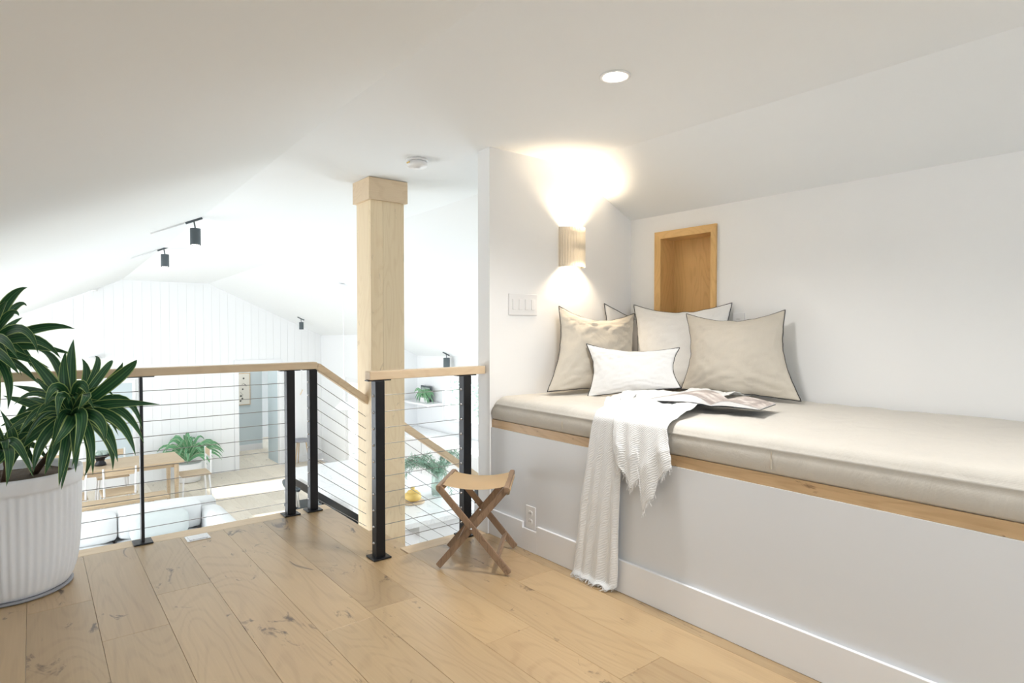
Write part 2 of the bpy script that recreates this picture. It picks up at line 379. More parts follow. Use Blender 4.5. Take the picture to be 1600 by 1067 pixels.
# right knee wall of the loft with the niche opening
NY0, NY1, NZ0, NZ1 = 2.072, 2.437, 1.02, 1.722   # clear opening
bm = bm_new()
zk = gz(XKNEE, 0) + .03
box(bm, XKNEE, XKNEE + .2, YN, NY0 - .02, -.1, zk); box(bm, XKNEE, XKNEE + .2, NY1 + .02, 2.80, -.1, zk)
box(bm, XKNEE, XKNEE + .2, NY0 - .02, NY1 + .02, -.1, NZ0 - .02); box(bm, XKNEE, XKNEE + .2, NY0 - .02, NY1 + .02, NZ1 + .02, zk)
struct('wall_right', bm, 'wall')
# partition wall with the sconce
bm = bm_new(); prism(bm, [(XB, 2.694, 0.001), (XKNEE + .2, 2.694, 0.001), (XKNEE + .2, 2.694, gz(XKNEE + .2, 2.7) + .02), (C2X, 2.694, gz(C2X, 2.7) + .02), (XB, 2.694, ZC + .02)], (0, .11, 0))
struct('wall_partition', bm, 'wall')
# living room walls
def wall_x(name, x0, x1, y0, y1, z0, openings, m, ztop=None):
    """wall lying in the YZ plane with rectangular openings (y0,y1,z0,z1)"""
    bm = bm_new(); ys = sorted({y0, y1, *[o[0] for o in openings], *[o[1] for o in openings]})
    for a, c in zip(ys, ys[1:]):
        zt = ztop if ztop is not None else gz(x0, a) + .04
        hs = sorted([(o[2], o[3]) for o in openings if o[0] <= a and o[1] >= c]); z = z0
        for h0, h1 in hs:
            if h0 > z: box(bm, x0, x1, a, c, z, h0)
            z = h1
        box(bm, x0, x1, a, c, z, zt)
    return struct(name, bm, m)
WIN1 = (6.75, 8.97, -.46, .30); DOOR = (10.15, 11.1, ZL, .20); LWS = [(4.6, 6.6, -1.4, .15), (7.0, 9.0, -1.4, .15), (9.4, 11.4, -1.4, .15)]
wall_x('wall_kitchen', XK, XK + .15, 2.6, YJ + .12, ZL, [WIN1], 'wallw')
wall_x('wall_far_right', XE, XE + .12, YJ, YF, ZL, [DOOR], 'wallw')
struct('wall_jog', box(bm_new(), XE + .12, XK, YJ, YJ + .12, ZL, gz(XE + .12, YJ) + .03), 'wallw')
wall_x('wall_left', XLW + .02, XLW + .17, 3.6, YF, ZL, LWS, 'wallw')
wall_x('wall_loft_left', -1.78, -1.66, YN, 3.72, -.02, [], 'wall')
bm = bm_new()
for a, c, z0, z1 in ((-1.75, -.9, 0, 9), (1.5, 3.3, 0, 9), (-.9, 1.5, 0, .7), (-.9, 1.5, 1.85, 9)):
    zt = min(z1, 2.2); box(bm, a, c, YN - .12, YN, z0, max(min(zt, 2.25), z0 + .01))
struct('wall_back', bm, 'wall')

# far gable wall of upright boards; opening x 3.10..3.86
fw = thing('wall_far', '', 'wall', (0, YF, ZL)); del fw['label']; del fw['category']; fw['kind'] = 'structure'; fw['label'] = 'white gable wall of upright tongue and groove boards'
obj('backing', prism(bm_new(), [(XLW + .1, YF + .0065, 0), (1.22, YF + .0065, zc(YF) + .03), (C2X, YF + .0065, zc(YF) + .03), (3.06, YF + .0065, gz(3.06, YF) + .03), (3.06, YF + .0065, ZL), (XLW + .1, YF + .0065, ZL)], (0, .08, 0)), 'wallw', fw)
obj('backing', prism(bm_new(), [(3.06, YF + .0065, gz(3.06, YF) + .03), (3.92, YF + .0065, gz(3.92, YF) + .03), (3.92, YF + .0065, .46), (3.06, YF + .0065, .46)], (0, .08, 0)), 'wallw', fw)
obj('backing', prism(bm_new(), [(3.90, YF + .0065, gz(3.90, YF) + .03), (4.80, YF + .0065, gz(4.80, YF) + .03), (4.80, YF + .0065, ZL), (3.90, YF + .0065, ZL)], (0, .08, 0)), 'wallw', fw)
x = XLW + .2
while x < XE - .01:
    x1 = x + .14
    x1 = min(x1, XE)
    if True:
        z0 = ZL + .0 if x1 <= 3.06 or x >= 3.86 else .46
        a, c = x + .001, x1 - .001
        pts = [(a, YF, z0), (c, YF, z0), (c, YF, gz(c, YF) + .01)]
        for bx in (c1x(YF), C2X):
            if a < bx < c: pts.append((bx, YF, gz(bx, YF) + .01))
        pts.append((a, YF, gz(a, YF) + .01))
        obj('board', prism(bm_new(), pts, (0, .006, 0)), 'wallw', fw)
    x = x1
0 and obj('board', prism(bm_new(), [(3.94, YF, ZL), (XE, YF, ZL), (XE, YF, gz(XE, YF)), (3.94, YF, gz(3.94, YF))], (0, .006, 0)), 'wallw', fw)
# door casing of the opening
struct('trim_3', box(bm_new(), 3.02, 3.10, YF - .015, YF + .10, ZL, .45), 'trim', 'white casing left of the hall opening')
struct('trim_4', box(bm_new(), 3.86, 3.93, YF - .015, YF + .10, ZL, .45), 'trim', 'white casing right of the hall opening')
struct('trim_5', box(bm_new(), 3.02, 3.93, YF - .018, YF + .10, .45, .53), 'trim', 'white head casing over the hall opening')
struct('baseboard_far', box(bm_new(), 3.93, XE, YF - .014, YF, ZL, ZL + .13), 'trim')
# hall behind
struct('wall_hall_back', box(bm_new(), 2.6, 4.08, 14.25, 14.35, ZL, 1.2), 'hall')
struct('wall_hall_left', box(bm_new(), 2.55, 2.65, 12.5, 14.3, ZL, 1.2), 'hall')
struct('wall_hall_right', box(bm_new(), 3.87, 3.97, 12.45, 13.1, ZL, 1.2), 'hall')
struct('wall_hall_end', box(bm_new(), 3.8, 6.2, 15.7, 15.8, ZL, 1.2), 'wallw')
struct('wall_hall_side', box(bm_new(), 6.1, 6.2, 12.5, 15.7, ZL, 1.2), 'wallw'); struct('wall_hall_front', box(bm_new(), 3.98, 6.1, 12.47, 12.55, ZL, 1.2), 'wallw')
struct('ceiling', box(bm_new(), 2.5, 6.2, 12.5, 15.8, 1.2, 1.3), 'ceil')
struct('baseboard_hall', box(bm_new(), 2.65, 4.08, 14.235, 14.25, ZL, ZL + .13), 'trim')
lamp('hall_lamp', 'AREA', (3.4, 13.4, 1.1), 14, (1, .97, .92), to=(3.4, 13.4, -1), size=.8)  # unseen area lamp added to brighten the closed hall

# windows
def frame_x(name, x, y0, y1, z0, z1, fw_, dp, label, mull=(), glass=True):
    t = thing(name, label, '', (x, (y0 + y1) / 2, z0)); del t['category']; t['kind'] = 'structure'
    for a in ((y0, y0 + fw_, z0, z1), (y1 - fw_, y1, z0, z1), (y0 + fw_, y1 - fw_, z0, z0 + fw_), (y0 + fw_, y1 - fw_, z1 - fw_, z1)):
        obj('frame', box(bm_new(), x, x + dp, *a, .003), 'trim', t)
    ys = [y0 + fw_] + list(mull) + [y1 - fw_]
    for q in mull: obj('mullion', box(bm_new(), x, x + dp, q - .02, q + .02, z0 + fw_, z1 - fw_, .002), 'trim', t)
    if glass:
        for a, c in zip(ys, ys[1:]): obj('pane', box(bm_new(), x + dp * .5, x + dp * .5 + .006, a + .02, c - .02, z0 + fw_, z1 - fw_), 'glass', t)
    return t
frame_x('window_1', XK + .02, WIN1[0], WIN1[1], WIN1[2], WIN1[3], .05, .08, 'kitchen window with trees outside behind the right guard post', (7.86,))
for i, o_ in enumerate(LWS): frame_x('window_%d' % (i + 2), XLW + .05, *o_, .06, .08, 'living room window in the left wall', ((o_[0] + o_[1]) / 2,), glass=False)
frame_x('door_1', XE + .02, DOOR[0], DOOR[1], DOOR[2] + .002, DOOR[3], .09, .05, 'white glazed patio door beyond the stair handrail')

# ------------------------------------------------------------------ bench
bench = thing('daybed_bench', 'built-in white daybed bench with an oak edge board along the right wall', 'bench', (2.6, .5, 0))
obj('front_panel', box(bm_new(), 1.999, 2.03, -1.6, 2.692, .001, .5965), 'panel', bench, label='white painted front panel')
obj('platform', box(bm_new(), 2.03, XKNEE - .004, -1.6, 2.692, .58, .640), 'panel', bench)
obj('edge_board', box(bm_new(), 2.0045, 2.0295, -1.6, 2.692, .597, .641, .001), 'oaky', bench, label='oak edge board')
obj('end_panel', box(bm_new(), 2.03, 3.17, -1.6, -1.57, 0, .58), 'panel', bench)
struct('baseboard_bench', box(bm_new(), 1.984, 1.9985, -1.6, 2.29, 0.001, .142, .0015), 'trim', 'tall white baseboard below the daybed bench')
bm = bm_new(); box(bm, 1.984, 1.9985, 2.402, 2.692, 0.001, .142, .0015); box(bm, 1.984, 1.9985, 2.29, 2.402, .001, .112)
struct('baseboard_bench', bm, 'trim', 'white baseboard notched around the bench outlet')
struct('baseboard_partition', box(bm_new(), 1.974, 1.9885, 2.6935, 2.82, 0.001, .142, .0015), 'trim')

# mattress
prof = []
x0, x1, z0, z1 = 2.000, 3.165, .642, .768
front = [(x0 + .010, z0), (x0 + .001, z0 + .010), (x0 - .004, z0 + .035), (x0 - .007, z0 + .066), (x0 - .002, z0 + .0835), (x0 - .0055, z0 + .0875), (x0 - .002, z0 + .0915), (x0 + .002, z0 + .103), (x0 + .012, z0 + .117), (x0 + .030, z0 + .127), (x0 + .06, z0 + .131), (x0 + .12, z0 + .132)]
topx = [x0 + .2, x0 + .32, x0 + .45, x0 + .6, x0 + .75, x0 + .9, x1 - .12, x1 - .05]
top = [(x, z0 + .131) for x in topx]
back = [(x1 - .01, z0 + .12), (x1, z0 + .09), (x1, z0 + .03), (x1 - .01, z0)]
prof = front + top + back
bm = bm_new(); ny = 260; ya, yb = -1.6, 2.688
from mathutils import noise
rows = []
for j in range(ny + 1):
    t = j / ny; y = ya + (yb - ya) * t
    e = min(y - ya, yb - y); k = 1 - max(0, 1 - e / .05) ** 2 * .5
    row = []
    for i, (px, pz) in enumerate(prof):
        nz = noise.noise(Vector((px * 2.2, y * 2.5, pz * 4))) * .006 + noise.noise(Vector((px * 9, y * 16, pz * 6))) * .0042 + noise.noise(Vector((px * 5, y * 34, 3))) * .0022
        dx = dz = 0
        if 1 <= i <= 11: dx = -nz * .7
        if 8 <= i < len(front) + len(top): dz = nz
        zz = z0 + (pz - z0) * (k if pz > z0 + .05 else 1)
        if e < .05: dx += 0
        row.append(bm.verts.new((px + dx, y, zz + dz)))
    rows.append(row)
for a, c in zip(rows, rows[1:]):
    for i in range(len(prof) - 1): bm.faces.new((a[i], a[i + 1], c[i + 1], c[i]))
    bm.faces.new((a[-1], a[0], c[0], c[-1]))
bm.faces.new(rows[0]); bm.faces.new(rows[-1][::-1])
mt = tag(obj('mattress', bm, 'matt', None, True), 'long cream linen mattress with a welted edge on the daybed bench', 'mattress')
for y in (2.11, 1.06, .05): obj('seam', tube(bm_new(), [(x0 - .004 - .002, y, z0 + .02), (x0 - .0085, y, z0 + .05), (x0 - .006, y, z0 + .08)], .0018, 6), 'seam', mt)

# ------------------------------------------------------------------ pillows
def pillow(name, TL, TR, BR_, BL_, th, m, label, group=None, nrm=None, conc=.10, seedv=0, piping=True, belly=0.0, sag=0.0):
    TL, TR, BR_, BL_ = map(Vector, (TL, TR, BR_, BL_))
    n = ((TR - TL).cross(BL_ - TL)).normalized()
    if n.dot(CC - TL) < 0: n = -n
    G = 36; ctr = (TL + TR + BR_ + BL_) / 4
    def P(u, v, s):   # u,v in -1..1
        a, c = u, v
        # concave edges: pull edge middles inwards
        uu = u * (1 - conc * (1 - v * v) ** 1.2 * abs(u) ** 2); vv = v * (1 - (conc if v > 0 else conc * .25) * (1 - u * u) ** 1.2 * abs(v) ** 2)
        p = TL * ((1 - uu) * (1 + vv) / 4) + TR * ((1 + uu) * (1 + vv) / 4) + BR_ * ((1 + uu) * (1 - vv) / 4) + BL_ * ((1 - uu) * (1 - vv) / 4)
        h = max(0, (1 - u ** 2) * (1 - v ** 2)) ** .72
        # wrinkles radiating from the corners and soft dents
        r = noise.noise(Vector((u * 2.1 + seedv, v * 2.1, seedv))) * .16
        ed = max(abs(u), abs(v))
        ang = math.atan2(abs(v) - 1.02, abs(u) - 1.02)
        wr = noise.noise(Vector((ang * 9 + seedv * 3, ed * 1.2, seedv + (1 if u > 0 else 5) + (2 if v > 0 else 9)))) * .17 * (abs(u * v)) ** .5
        wr += noise.noise(Vector((u * 6 + seedv, v * 14, seedv * 2))) * .10
        p = p + n * (s * th * .5 * h * (1 + r + (belly * -v * .5)) + (wr * th * h ** .5 if h > 0 else 0) * s)
        if v > 0: p.z -= sag * (1 - u * u) * v * v
        ew = noise.noise(Vector((u * 5 + seedv, v * 5, 7))) * .035 * (1 - abs(u * v))
        p = p + (p - ctr) * ew
        return p
    bm = bm_new()
    gf = {}; gb = {}
    for i in range(G + 1):
        for j in range(G + 1):
            u = math.sin((-1 + 2 * i / G) * math.pi / 2); v = math.sin((-1 + 2 * j / G) * math.pi / 2)
            u = .5 * u + .5 * (-1 + 2 * i / G); v = .5 * v + .5 * (-1 + 2 * j / G)
            gf[i, j] = bm.verts.new(P(u, v, 1))
            gb[i, j] = gf[i, j] if i in (0, G) or j in (0, G) else bm.verts.new(P(u, v, -1))
    for i in range(G):
        for j in range(G):
            bm.faces.new((gf[i, j], gf[i + 1, j], gf[i + 1, j + 1], gf[i, j + 1]))
            q = [gb[i, j], gb[i, j + 1], gb[i + 1, j + 1], gb[i + 1, j]]
            if len(set(q)) == 4:
                try: bm.faces.new(q)
                except ValueError: pass
    edge = [gf[i, 0].co.copy() for i in range(G)] + [gf[G, j].co.copy() for j in range(G)] + [gf[i, G].co.copy() for i in range(G, 0, -1)] + [gf[0, j].co.copy() for j in range(G, 0, -1)]
    o = tag(obj(name, bm, m, None, True), label, 'pillow', group)
    if piping: obj('piping', tube(bm_new(), edge + [edge[0]], .0021, 6), 'piping', o, True, label='dark charcoal piping')
    return o
ZM = .772
pillow('throw_pillow', on(873, 478, 1, 2.62), on(992, 489, 1, 2.585), on(1000, 606, 1, 2.36) , on(855, 612, 1, 2.49), .15, 'tan', 'large tan linen pillow leaning on the partition wall below the sconce', seedv=1, conc=.15, sag=.035)
pillow('throw_pillow', on(944, 474, 1, 2.665), on(1060, 520, 1, 2.64), on(1055, 600, 1, 2.62), on(940, 596, 1, 2.62), .05, 'white_linen', 'white pillow mostly hidden in the corner with only its top corner showing', seedv=2, conc=.12)
pillow('throw_pillow', on(990, 476, 0, 3.10), on(1144, 473, 0, 3.145), on(1150, 606, 0, 3.05), on(984, 612, 0, 2.90), .10, 'white_linen', 'large white linen pillow standing under the oak niche behind the others', seedv=3, conc=.14, sag=.02)
pillow('throw_pillow', on(1072, 490, 0, 2.97), on(1227, 484, 0, 3.09), on(1252, 627, 0, 2.96), on(1064, 608, 0, 2.86), .17, 'tan', 'large tan linen pillow leaning on the right wall beside the magazine', seedv=4, conc=.15, sag=.02)
pillow('lumbar_pillow', on(916, 537, 0, 2.50), on(1062, 543, 0, 2.80), on(1064, 606, 0, 2.72), on(918, 620, 0, 2.41), .095, 'white_linen', 'small white lumbar pillow in front of the bigger pillows', seedv=5, conc=.15, sag=.015)

# ------------------------------------------------------------------ magazine
ZB = .809
mg = thing('magazine', 'open magazine with brownish photo pages lying on the throw', 'magazine', (2.42, 1.6, ZB))
Nn = Vector((2.30, 1.50, ZB)); wdir = Vector((-.22, .975, 0)); sdir = Vector((.975, .22, 0))
def page(side, wd, hgt, lift, curve, thick, name, m, z=0):
    bm = bm_new(); uvl = bm.loops.layers.uv.new('UVMap'); g = {}
    for i in range(15):
        t = i / 14
        for j in range(2):
            zz = curve * math.sin(min(1, t * 1.35) * math.pi * .5) * (1 - t) ** .7 * 1.6 + lift * t + z
            p = Nn + wdir * (side * wd * t) + sdir * (hgt * j) + Vector((0, 0, zz))
            g[i, j] = bm.verts.new(p)
    fs = []
    for i in range(14): fs.append(bm.faces.new((g[i, 0], g[i + 1, 0], g[i + 1, 1], g[i, 1])))
    for f in fs:
        for l in f.loops:
            d = l.vert.co - Nn; l[uvl].uv = (abs(d.dot(wdir)) / wd, d.dot(sdir) / hgt)
    r = bmesh.ops.solidify(bm, geom=bm.faces[:], thickness=thick)
    o = obj(name, bm, m, mg, True); return o
def half(side, wd, hgt, crv, nm):
    def zt(t, k): return .003 + crv * math.sin(min(1, t * 2.2) * math.pi * .5) * (1 - t) ** .8 * 1.5 * k
    bm = bm_new(); lo = []; hi = []
    for i in range(15):
        t = i / 14; base = Nn + wdir * (side * wd * t)
        lo.append([bm.verts.new(base + sdir * (hgt * j) + Vector((0, 0, zt(t, .25)))) for j in range(2)])
        hi.append([bm.verts.new(base + sdir * (hgt * j) + Vector((0, 0, zt(t, 1) + .003))) for j in range(2)])
    for a, c, e_, f_ in zip(lo, lo[1:], hi, hi[1:]):
        bm.faces.new((a[0], c[0], f_[0], e_[0])); bm.faces.new((a[1], e_[1], f_[1], c[1])); bm.faces.new((a[0], a[1], c[1], c[0])); bm.faces.new((e_[0], f_[0], f_[1], e_[1]))
    for q in (0, -1): bm.faces.new((lo[q][0], hi[q][0], hi[q][1], lo[q][1]))
    obj('page_block', bm, 'plastic', mg)
    bm = bm_new(); uvl = bm.loops.layers.uv.new('UVMap'); g = []
    for i in range(15):
        t = i / 14; g.append([bm.verts.new(Nn + wdir * (side * wd * t) + sdir * (hgt * j) + Vector((0, 0, zt(t, 1) + .0042))) for j in range(2)])
    for a, c in zip(g, g[1:]): bm.faces.new((a[0], c[0], c[1], a[1]))
    for f in bm.faces:
        for l in f.loops: d = l.vert.co - Nn; l[uvl].uv = (abs(d.dot(wdir)) / wd + side * 2, d.dot(sdir) / hgt * .7)
    obj('page', bm, 'print', mg, True)
half(1, .30, .235, .040, 'left'); half(-1, .205, .235, .022, 'right')
page(1, .302, .24, .0, .0015, .0008, 'cover', 'plasticg', .0006)
page(-1, .207, .24, .0, .0015, .0008, 'cover', 'plasticg', .0006)

# ------------------------------------------------------------------ throw blanket
def lerp(a, b, t): return a + (b - a) * t
def interp(tab, s):
    for (a, va), (c, vc) in zip(tab, tab[1:]):
        if s <= c: return va + (vc - va) * ((s - a) / (c - a) if c > a else 0)
    return tab[-1][1]
bmT = bm_new(); bmF = bm_new()
def cloth(ytop, ybot, backpt, zend, xo, sd, nu=46, nv=70, amp=.012, fold=7, fringe=True):
    g = {}
    for i in range(nu + 1):
        s = i / nu; ze = interp(zend, s)
        y_e = lerp(ytop[0], ytop[1], s); y_b = lerp(ybot[0], ybot[1], s); bp = Vector(lerp(Vector(backpt[0]), Vector(backpt[1]), s))
        for j in range(nv + 1):
            t = j / nv
            if t < .34:
                q = t / .34; x = lerp(bp.x, 2.03, q); y = lerp(bp.y, y_e, q ** 1.3)
                z = .794 + (.024 + .012 * xo / .014 * max(0, .6 - q)) * max(0, noise.noise(Vector((x * 9 + sd, y * 13, sd))) + .35) * min(1, (1 - q) * 4) + .014 * abs(noise.noise(Vector((x * 24, y * 26 + sd, 2)))) + xo * .4
                k = math.sin(min(1, q * 1) * math.pi) ;  z += .0; x += 0
                z -= .010 * max(0, (q - .8) / .2) + .010 * max(0, 1 - q / .12)
                nz = 0
            elif t < .42:
                q = (t - .34) / .08; a = q * math.pi / 2
                x = 2.03 - .062 * math.sin(a); z = .788 - .045 * (1 - math.cos(a)) ; y = y_e; nz = .25 * q
                z += .012 * (1 - q) * noise.noise(Vector((18 + sd, y * 13, sd)))
            else:
                q = (t - .42) / .58; z = lerp(.743, ze, q); x = 1.968; y = lerp(y_e, y_b, q ** .8); nz = .25 + .75 * min(1, q * 2)
            f = math.sin(s * fold * 2 * math.pi + sd + 1.5 * noise.noise(Vector((s * 3, t * 1.5, sd)))) * .5 + .5
            f2 = noise.noise(Vector((s * 9 + sd, t * 2.2, sd * 2))) * .5 + .3
            x -= nz * (amp * f + amp * 1.1 * f2 + .003) + xo * nz
            y += nz * .006 * noise.noise(Vector((s * 5, t * 9, sd)))
            if z < .012: x -= (.012 - z) * 1.2; z = .012 + .006 * (noise.noise(Vector((s * 8, t * 8, sd))) + .5)
            g[i, j] = bmT.verts.new((x, y, z))
    for i in range(nu):
        for j in range(nv): bmT.faces.new((g[i, j], g[i + 1, j], g[i + 1, j + 1], g[i, j + 1]))
    if fringe:
        for i in range(nu):
            for _ in range(2):
                a = g[i, nv].co.lerp(g[i + 1, nv].co, random.random()); l = random.uniform(.008, .028)
                if a.z < .05: d = Vector((-random.uniform(.4, 1), random.uniform(-.6, .6), -.2)); d.normalize(); e = a + d * l; e.z = max(.003, e.z)
                else: e = a + Vector((random.uniform(-.3, .1), random.uniform(-.35, .35), -1)) * l
                tube(bmF, [a, (a + e) / 2 + Vector((random.uniform(-.002, .002), random.uniform(-.003, .003), 0)), e], .0007, 3, False)
# long strip that reaches the floor, then the shorter ragged one over it
cloth((1.875, 1.70), (1.995, 1.735), ((2.36, 2.10, 0), (2.60, 2.10, 0)), [(0, 0.004), (.5, 0.0), (.85, -.004), (1, .03)], 0, 1.3, amp=.010, fold=3.5)
cloth((1.76, 1.475), (1.735, 1.44), ((2.50, 2.14, 0), (3.0, 1.70, 0)), [(0, .57), (.12, .56), (.26, .515), (.34, .475), (.40, .51), (.46, .53), (.51, .395), (.56, .40), (.62, .44), (.72, .47), (.77, .545), (.88, .575), (1, .60)], .014, 4.7, amp=.012, fold=4)
bmesh.ops.recalc_face_normals(bmT, faces=bmT.faces[:]); bmesh.ops.solidify(bmT, geom=bmT.faces[:], thickness=.002)
th = tag(obj('throw_blanket', bmT, 'throw', None, True), 'white gauzy throw spilling off the mattress down to the floor', 'blanket')
obj('fringe', bmF, 'throw', th, kind='stuff')

# ------------------------------------------------------------------ niche
ni = thing('wall_niche', 'honey oak framed niche set in the right wall above the pillows', 'niche', (XKNEE, 2.26, 1.0))
FO = .048
yo0, yo1, zo0, zo1 = NY0 - .035, NY1 + .048, NZ0 - FO, NZ1 + .046
def nframe(pts, m): obj('frame', prism(bm_new(), [(XKNEE - .016, *p) for p in pts], (.0155, 0, 0)), m, ni)
nframe([(yo0, zo1), (yo1, zo1), (NY1, NZ1), (NY0, NZ1)], 'honeyy'); nframe([(yo0, zo0), (yo1, zo0), (NY1, NZ0), (NY0, NZ0)], 'honeyy')
nframe([(yo0, zo0), (yo0, zo1), (NY0, NZ1), (NY0, NZ0)], 'honey'); nframe([(yo1, zo0), (yo1, zo1), (NY1, NZ1), (NY1, NZ0)], 'honey')
obj('back_panel', box(bm_new(), XKNEE + .13, XKNEE + .145, NY0 - .018, NY1 + .018, NZ0 - .018, NZ1 + .018), 'honey', ni)
for a in ((NY0 - .018, NY0, NZ0, NZ1), (NY1, NY1 + .018, NZ0, NZ1)): obj('side_panel', box(bm_new(), XKNEE + .001, XKNEE + .13, *a), 'honey', ni)
for a in ((NY0 - .018, NY1 + .018, NZ1, NZ1 + .018), (NY0 - .018, NY1 + .018, NZ0 - .018, NZ0)): obj('side_panel', box(bm_new(), XKNEE + .001, XKNEE + .13, *a), 'honeyy', ni)

# ------------------------------------------------------------------ sconce
YW = 2.694
sc = thing('wall_sconce', 'fluted cream half-round sconce glowing up and down on the partition wall', 'lamp', (2.605, YW, 1.645))
bm = bm_new(); n = 17 * 8; r0 = .095; rings = []
for z in (1.523, 1.527, 1.762, 1.766):
    for rr in ((r0,) ):
        ring = []
        for i in range(n + 1):
            a = math.pi * i / n; rad = rr + .0035 * abs(math.sin(a * 17 )) - (.003 if z in (1.523, 1.766) else 0)
            ring.append(bm.verts.new((2.605 + rad * math.cos(a), YW - .002 - rad * math.sin(a) * .95, z)))
        rings.append(ring)
for a, c in zip(rings, rings[1:]):
    for i in range(n): bm.faces.new((a[i], a[i + 1], c[i + 1], c[i]))
bmesh.ops.solidify(bm, geom=bm.faces[:], thickness=.006)
obj('shade', bm, 'sconce', sc)
obj('back_plate', box(bm_new(), 2.53, 2.68, YW - .012, YW - .001, 1.56, 1.73), 'sconce', sc)
obj('lamp_holder', lathe(bm_new(), [(.022, -.03), (.024, 0), (.022, .03)], 16, (2.605, YW - .045, 1.645)), 'sconce', sc)
obj('bulb', lathe(bm_new(), [(.004, .03), (.016, .034), (.02, .045), (.014, .058), (.003, .063)], 16, (2.605, YW - .045, 1.645)), 'glow', sc, True)
obj('bulb', lathe(bm_new(), [(.003, -.063), (.014, -.058), (.02, -.045), (.016, -.034), (.004, -.03)], 16, (2.605, YW - .045, 1.645)), 'glow', sc, True)
lamp('sconce_up', 'SPOT', (2.605, YW - .05, 1.715), 12, (1, .80, .56), to=(2.605, YW - .05, 3), spot_size=R(125), spot_blend=.6, shadow_soft_size=.02)
lamp('sconce_down', 'SPOT', (2.605, YW - .05, 1.575), 11, (1, .82, .60), to=(2.605, YW - .05, 0), spot_size=R(125), spot_blend=.6, shadow_soft_size=.02)

# switches and outlets
sw = thing('switch_plate', 'white four-gang light switch plate below and left of the sconce', 'switch', (2.228, YW, 1.285))
obj('plate', box(bm_new(), 2.122, 2.335, YW - .007, YW - .0005, 1.225, 1.347, .002), 'plastic', sw)
for k in range(4): 
    x = 2.147 + k * .0468; r_ = obj('rocker', box(bm_new(), x, x + .024 , YW - .012, YW - .006, 1.256, 1.316, .0015), 'plastic', sw)
def outlet_x(x, y, z, label):
    o = thing('outlet', label, 'outlet', (x, y, z))
    obj('plate', box(bm_new(), x - .006, x - .0005, y - .037, y + .037, z - .058, z + .058, .002), 'plastic', o)
    for s in (-1, 1):
        so = obj('socket', lathe_x(x - .009, y, z + s * .021, .0165), 'plastic', o)
        for q in (-.006, .006): obj('slot', box(bm_new(), x - .0098, x - .0085, y + q - .001, y + q + .001, z + s * .021 - .002, z + s * .021 + .006), 'piping', so)
    return o
def lathe_x(x, y, z, r):
    bm = bm_new(); prism(bm, [(x, y + r * math.cos(a * math.pi / 12), z + min(.0135, max(-.0135, r * math.sin(a * math.pi / 12)))) for a in range(24)], (.004, 0, 0)); return bm
outlet_x(1.999, 2.346, .175, 'white outlet on the front of the bench behind the folding stool')
outlet_x(XKNEE, 1.893, 1.178, 'white outlet on the right wall behind the tan pillow')

# downlight, smoke detector, floor plate
dl = thing('downlight', 'round recessed ceiling downlight glowing white above the bench', 'light', (1.826, 1.632, ZC))
obj('trim_ring', lathe(bm_new(), [(.062, -.001), (.062, -.004), (.056, -.006), (.046, -.004), (.046, -.001)], 40, (1.826, 1.632, ZC)), 'plastic', dl, True)
obj('lens', lathe(bm_new(), [(.044, -.0012), (.044, -.0045), (.01, -.006)], 40, (1.826, 1.632, ZC)), 'glow2', dl, True)
lamp('downlight_beam', 'SPOT', (1.826, 1.632, ZC - .02), 92, (1, .98, .96), to=(1.826, 1.632, 0), spot_size=R(140), spot_blend=.8, shadow_soft_size=.12)
for (x, y) in ((1.826, -.4), (.9, .7)):  # unseen spots without fixtures, added as fill for the loft
    lamp('downlight_beam', 'SPOT', (x, y, ZC - .04 if x > 1.1 else 2.0), 58 if x > 1.1 else 14, (1, .98, .96), to=(x, y, 0), spot_size=R(140), spot_blend=.8, shadow_soft_size=.12)
sx, sy = 1.79, 3.14; sz = zc(sy)
sm = thing('smoke_detector', 'round white smoke detector on the ceiling right of the column', 'detector', (sx, sy, sz))
obj('base', lathe(bm_new(), [(.062, 0), (.064, -.010), (.060, -.014), (.02, -.014)], 40, (sx, sy, sz)), 'plastic', sm, True)
obj('body', lathe(bm_new(), [(.05, -.0145), (.060, -.018), (.060, -.036), (.052, -.046), (.022, -.048), (.02, -.052), (.006, -.052)], 40, (sx, sy, sz)), 'plastic', sm, True)
obj('warning_label', box(bm_new(), sx - .063, sx - .0595, sy - .018, sy + .014, sz - .031, sz - .023), 'yellow', sm)
fp = thing('floor_outlet', 'small brushed silver outlet cover set in the oak floor', 'outlet', (.70, 3.635, 0))
obj('plate', box(bm_new(), .637, .752, 3.585, 3.685, .0003, .004, .001), 'fit', fp); obj('lid', box(bm_new(), .65, .74, 3.6, 3.67, .0045, .006, .0006), 'fit', fp)

# ------------------------------------------------------------------ column
cl = thing('wooden_column', 'square pale oak column with a boxed cap beside the stair', 'column', (1.85, 3.76, ZL))
CX0, CX1, CY0, CY1 = 1.735, 1.978, 3.652, 3.868
zt = zc(3.75)
for a, c in ((CX0, 1.822), (1.8225, CX1)): obj('board', box(bm_new(), a, c, CY0, CY0 + .02, ZL, zt - .13, .0012), 'oakz', cl)
obj('board', box(bm_new(), CX0, CX0 + .02, CY0 + .0205, CY1, ZL, zt - .13, .0012), 'oakz', cl)
obj('board', box(bm_new(), CX1 - .02, CX1, CY0 + .0205, CY1, ZL, zt - .13, .0012), 'oakz', cl)
obj('board', box(bm_new(), CX0 + .0205, CX1 - .0205, CY1 - .02, CY1, ZL, zt - .13, .0012), 'oakz', cl)
bm = bm_new(); box(bm, CX0 - .019, CX1 + .019, CY0 - .019, CY1 + .019, zt - .145, zt - .001, .0015); obj('cap', bm, 'oak', cl)

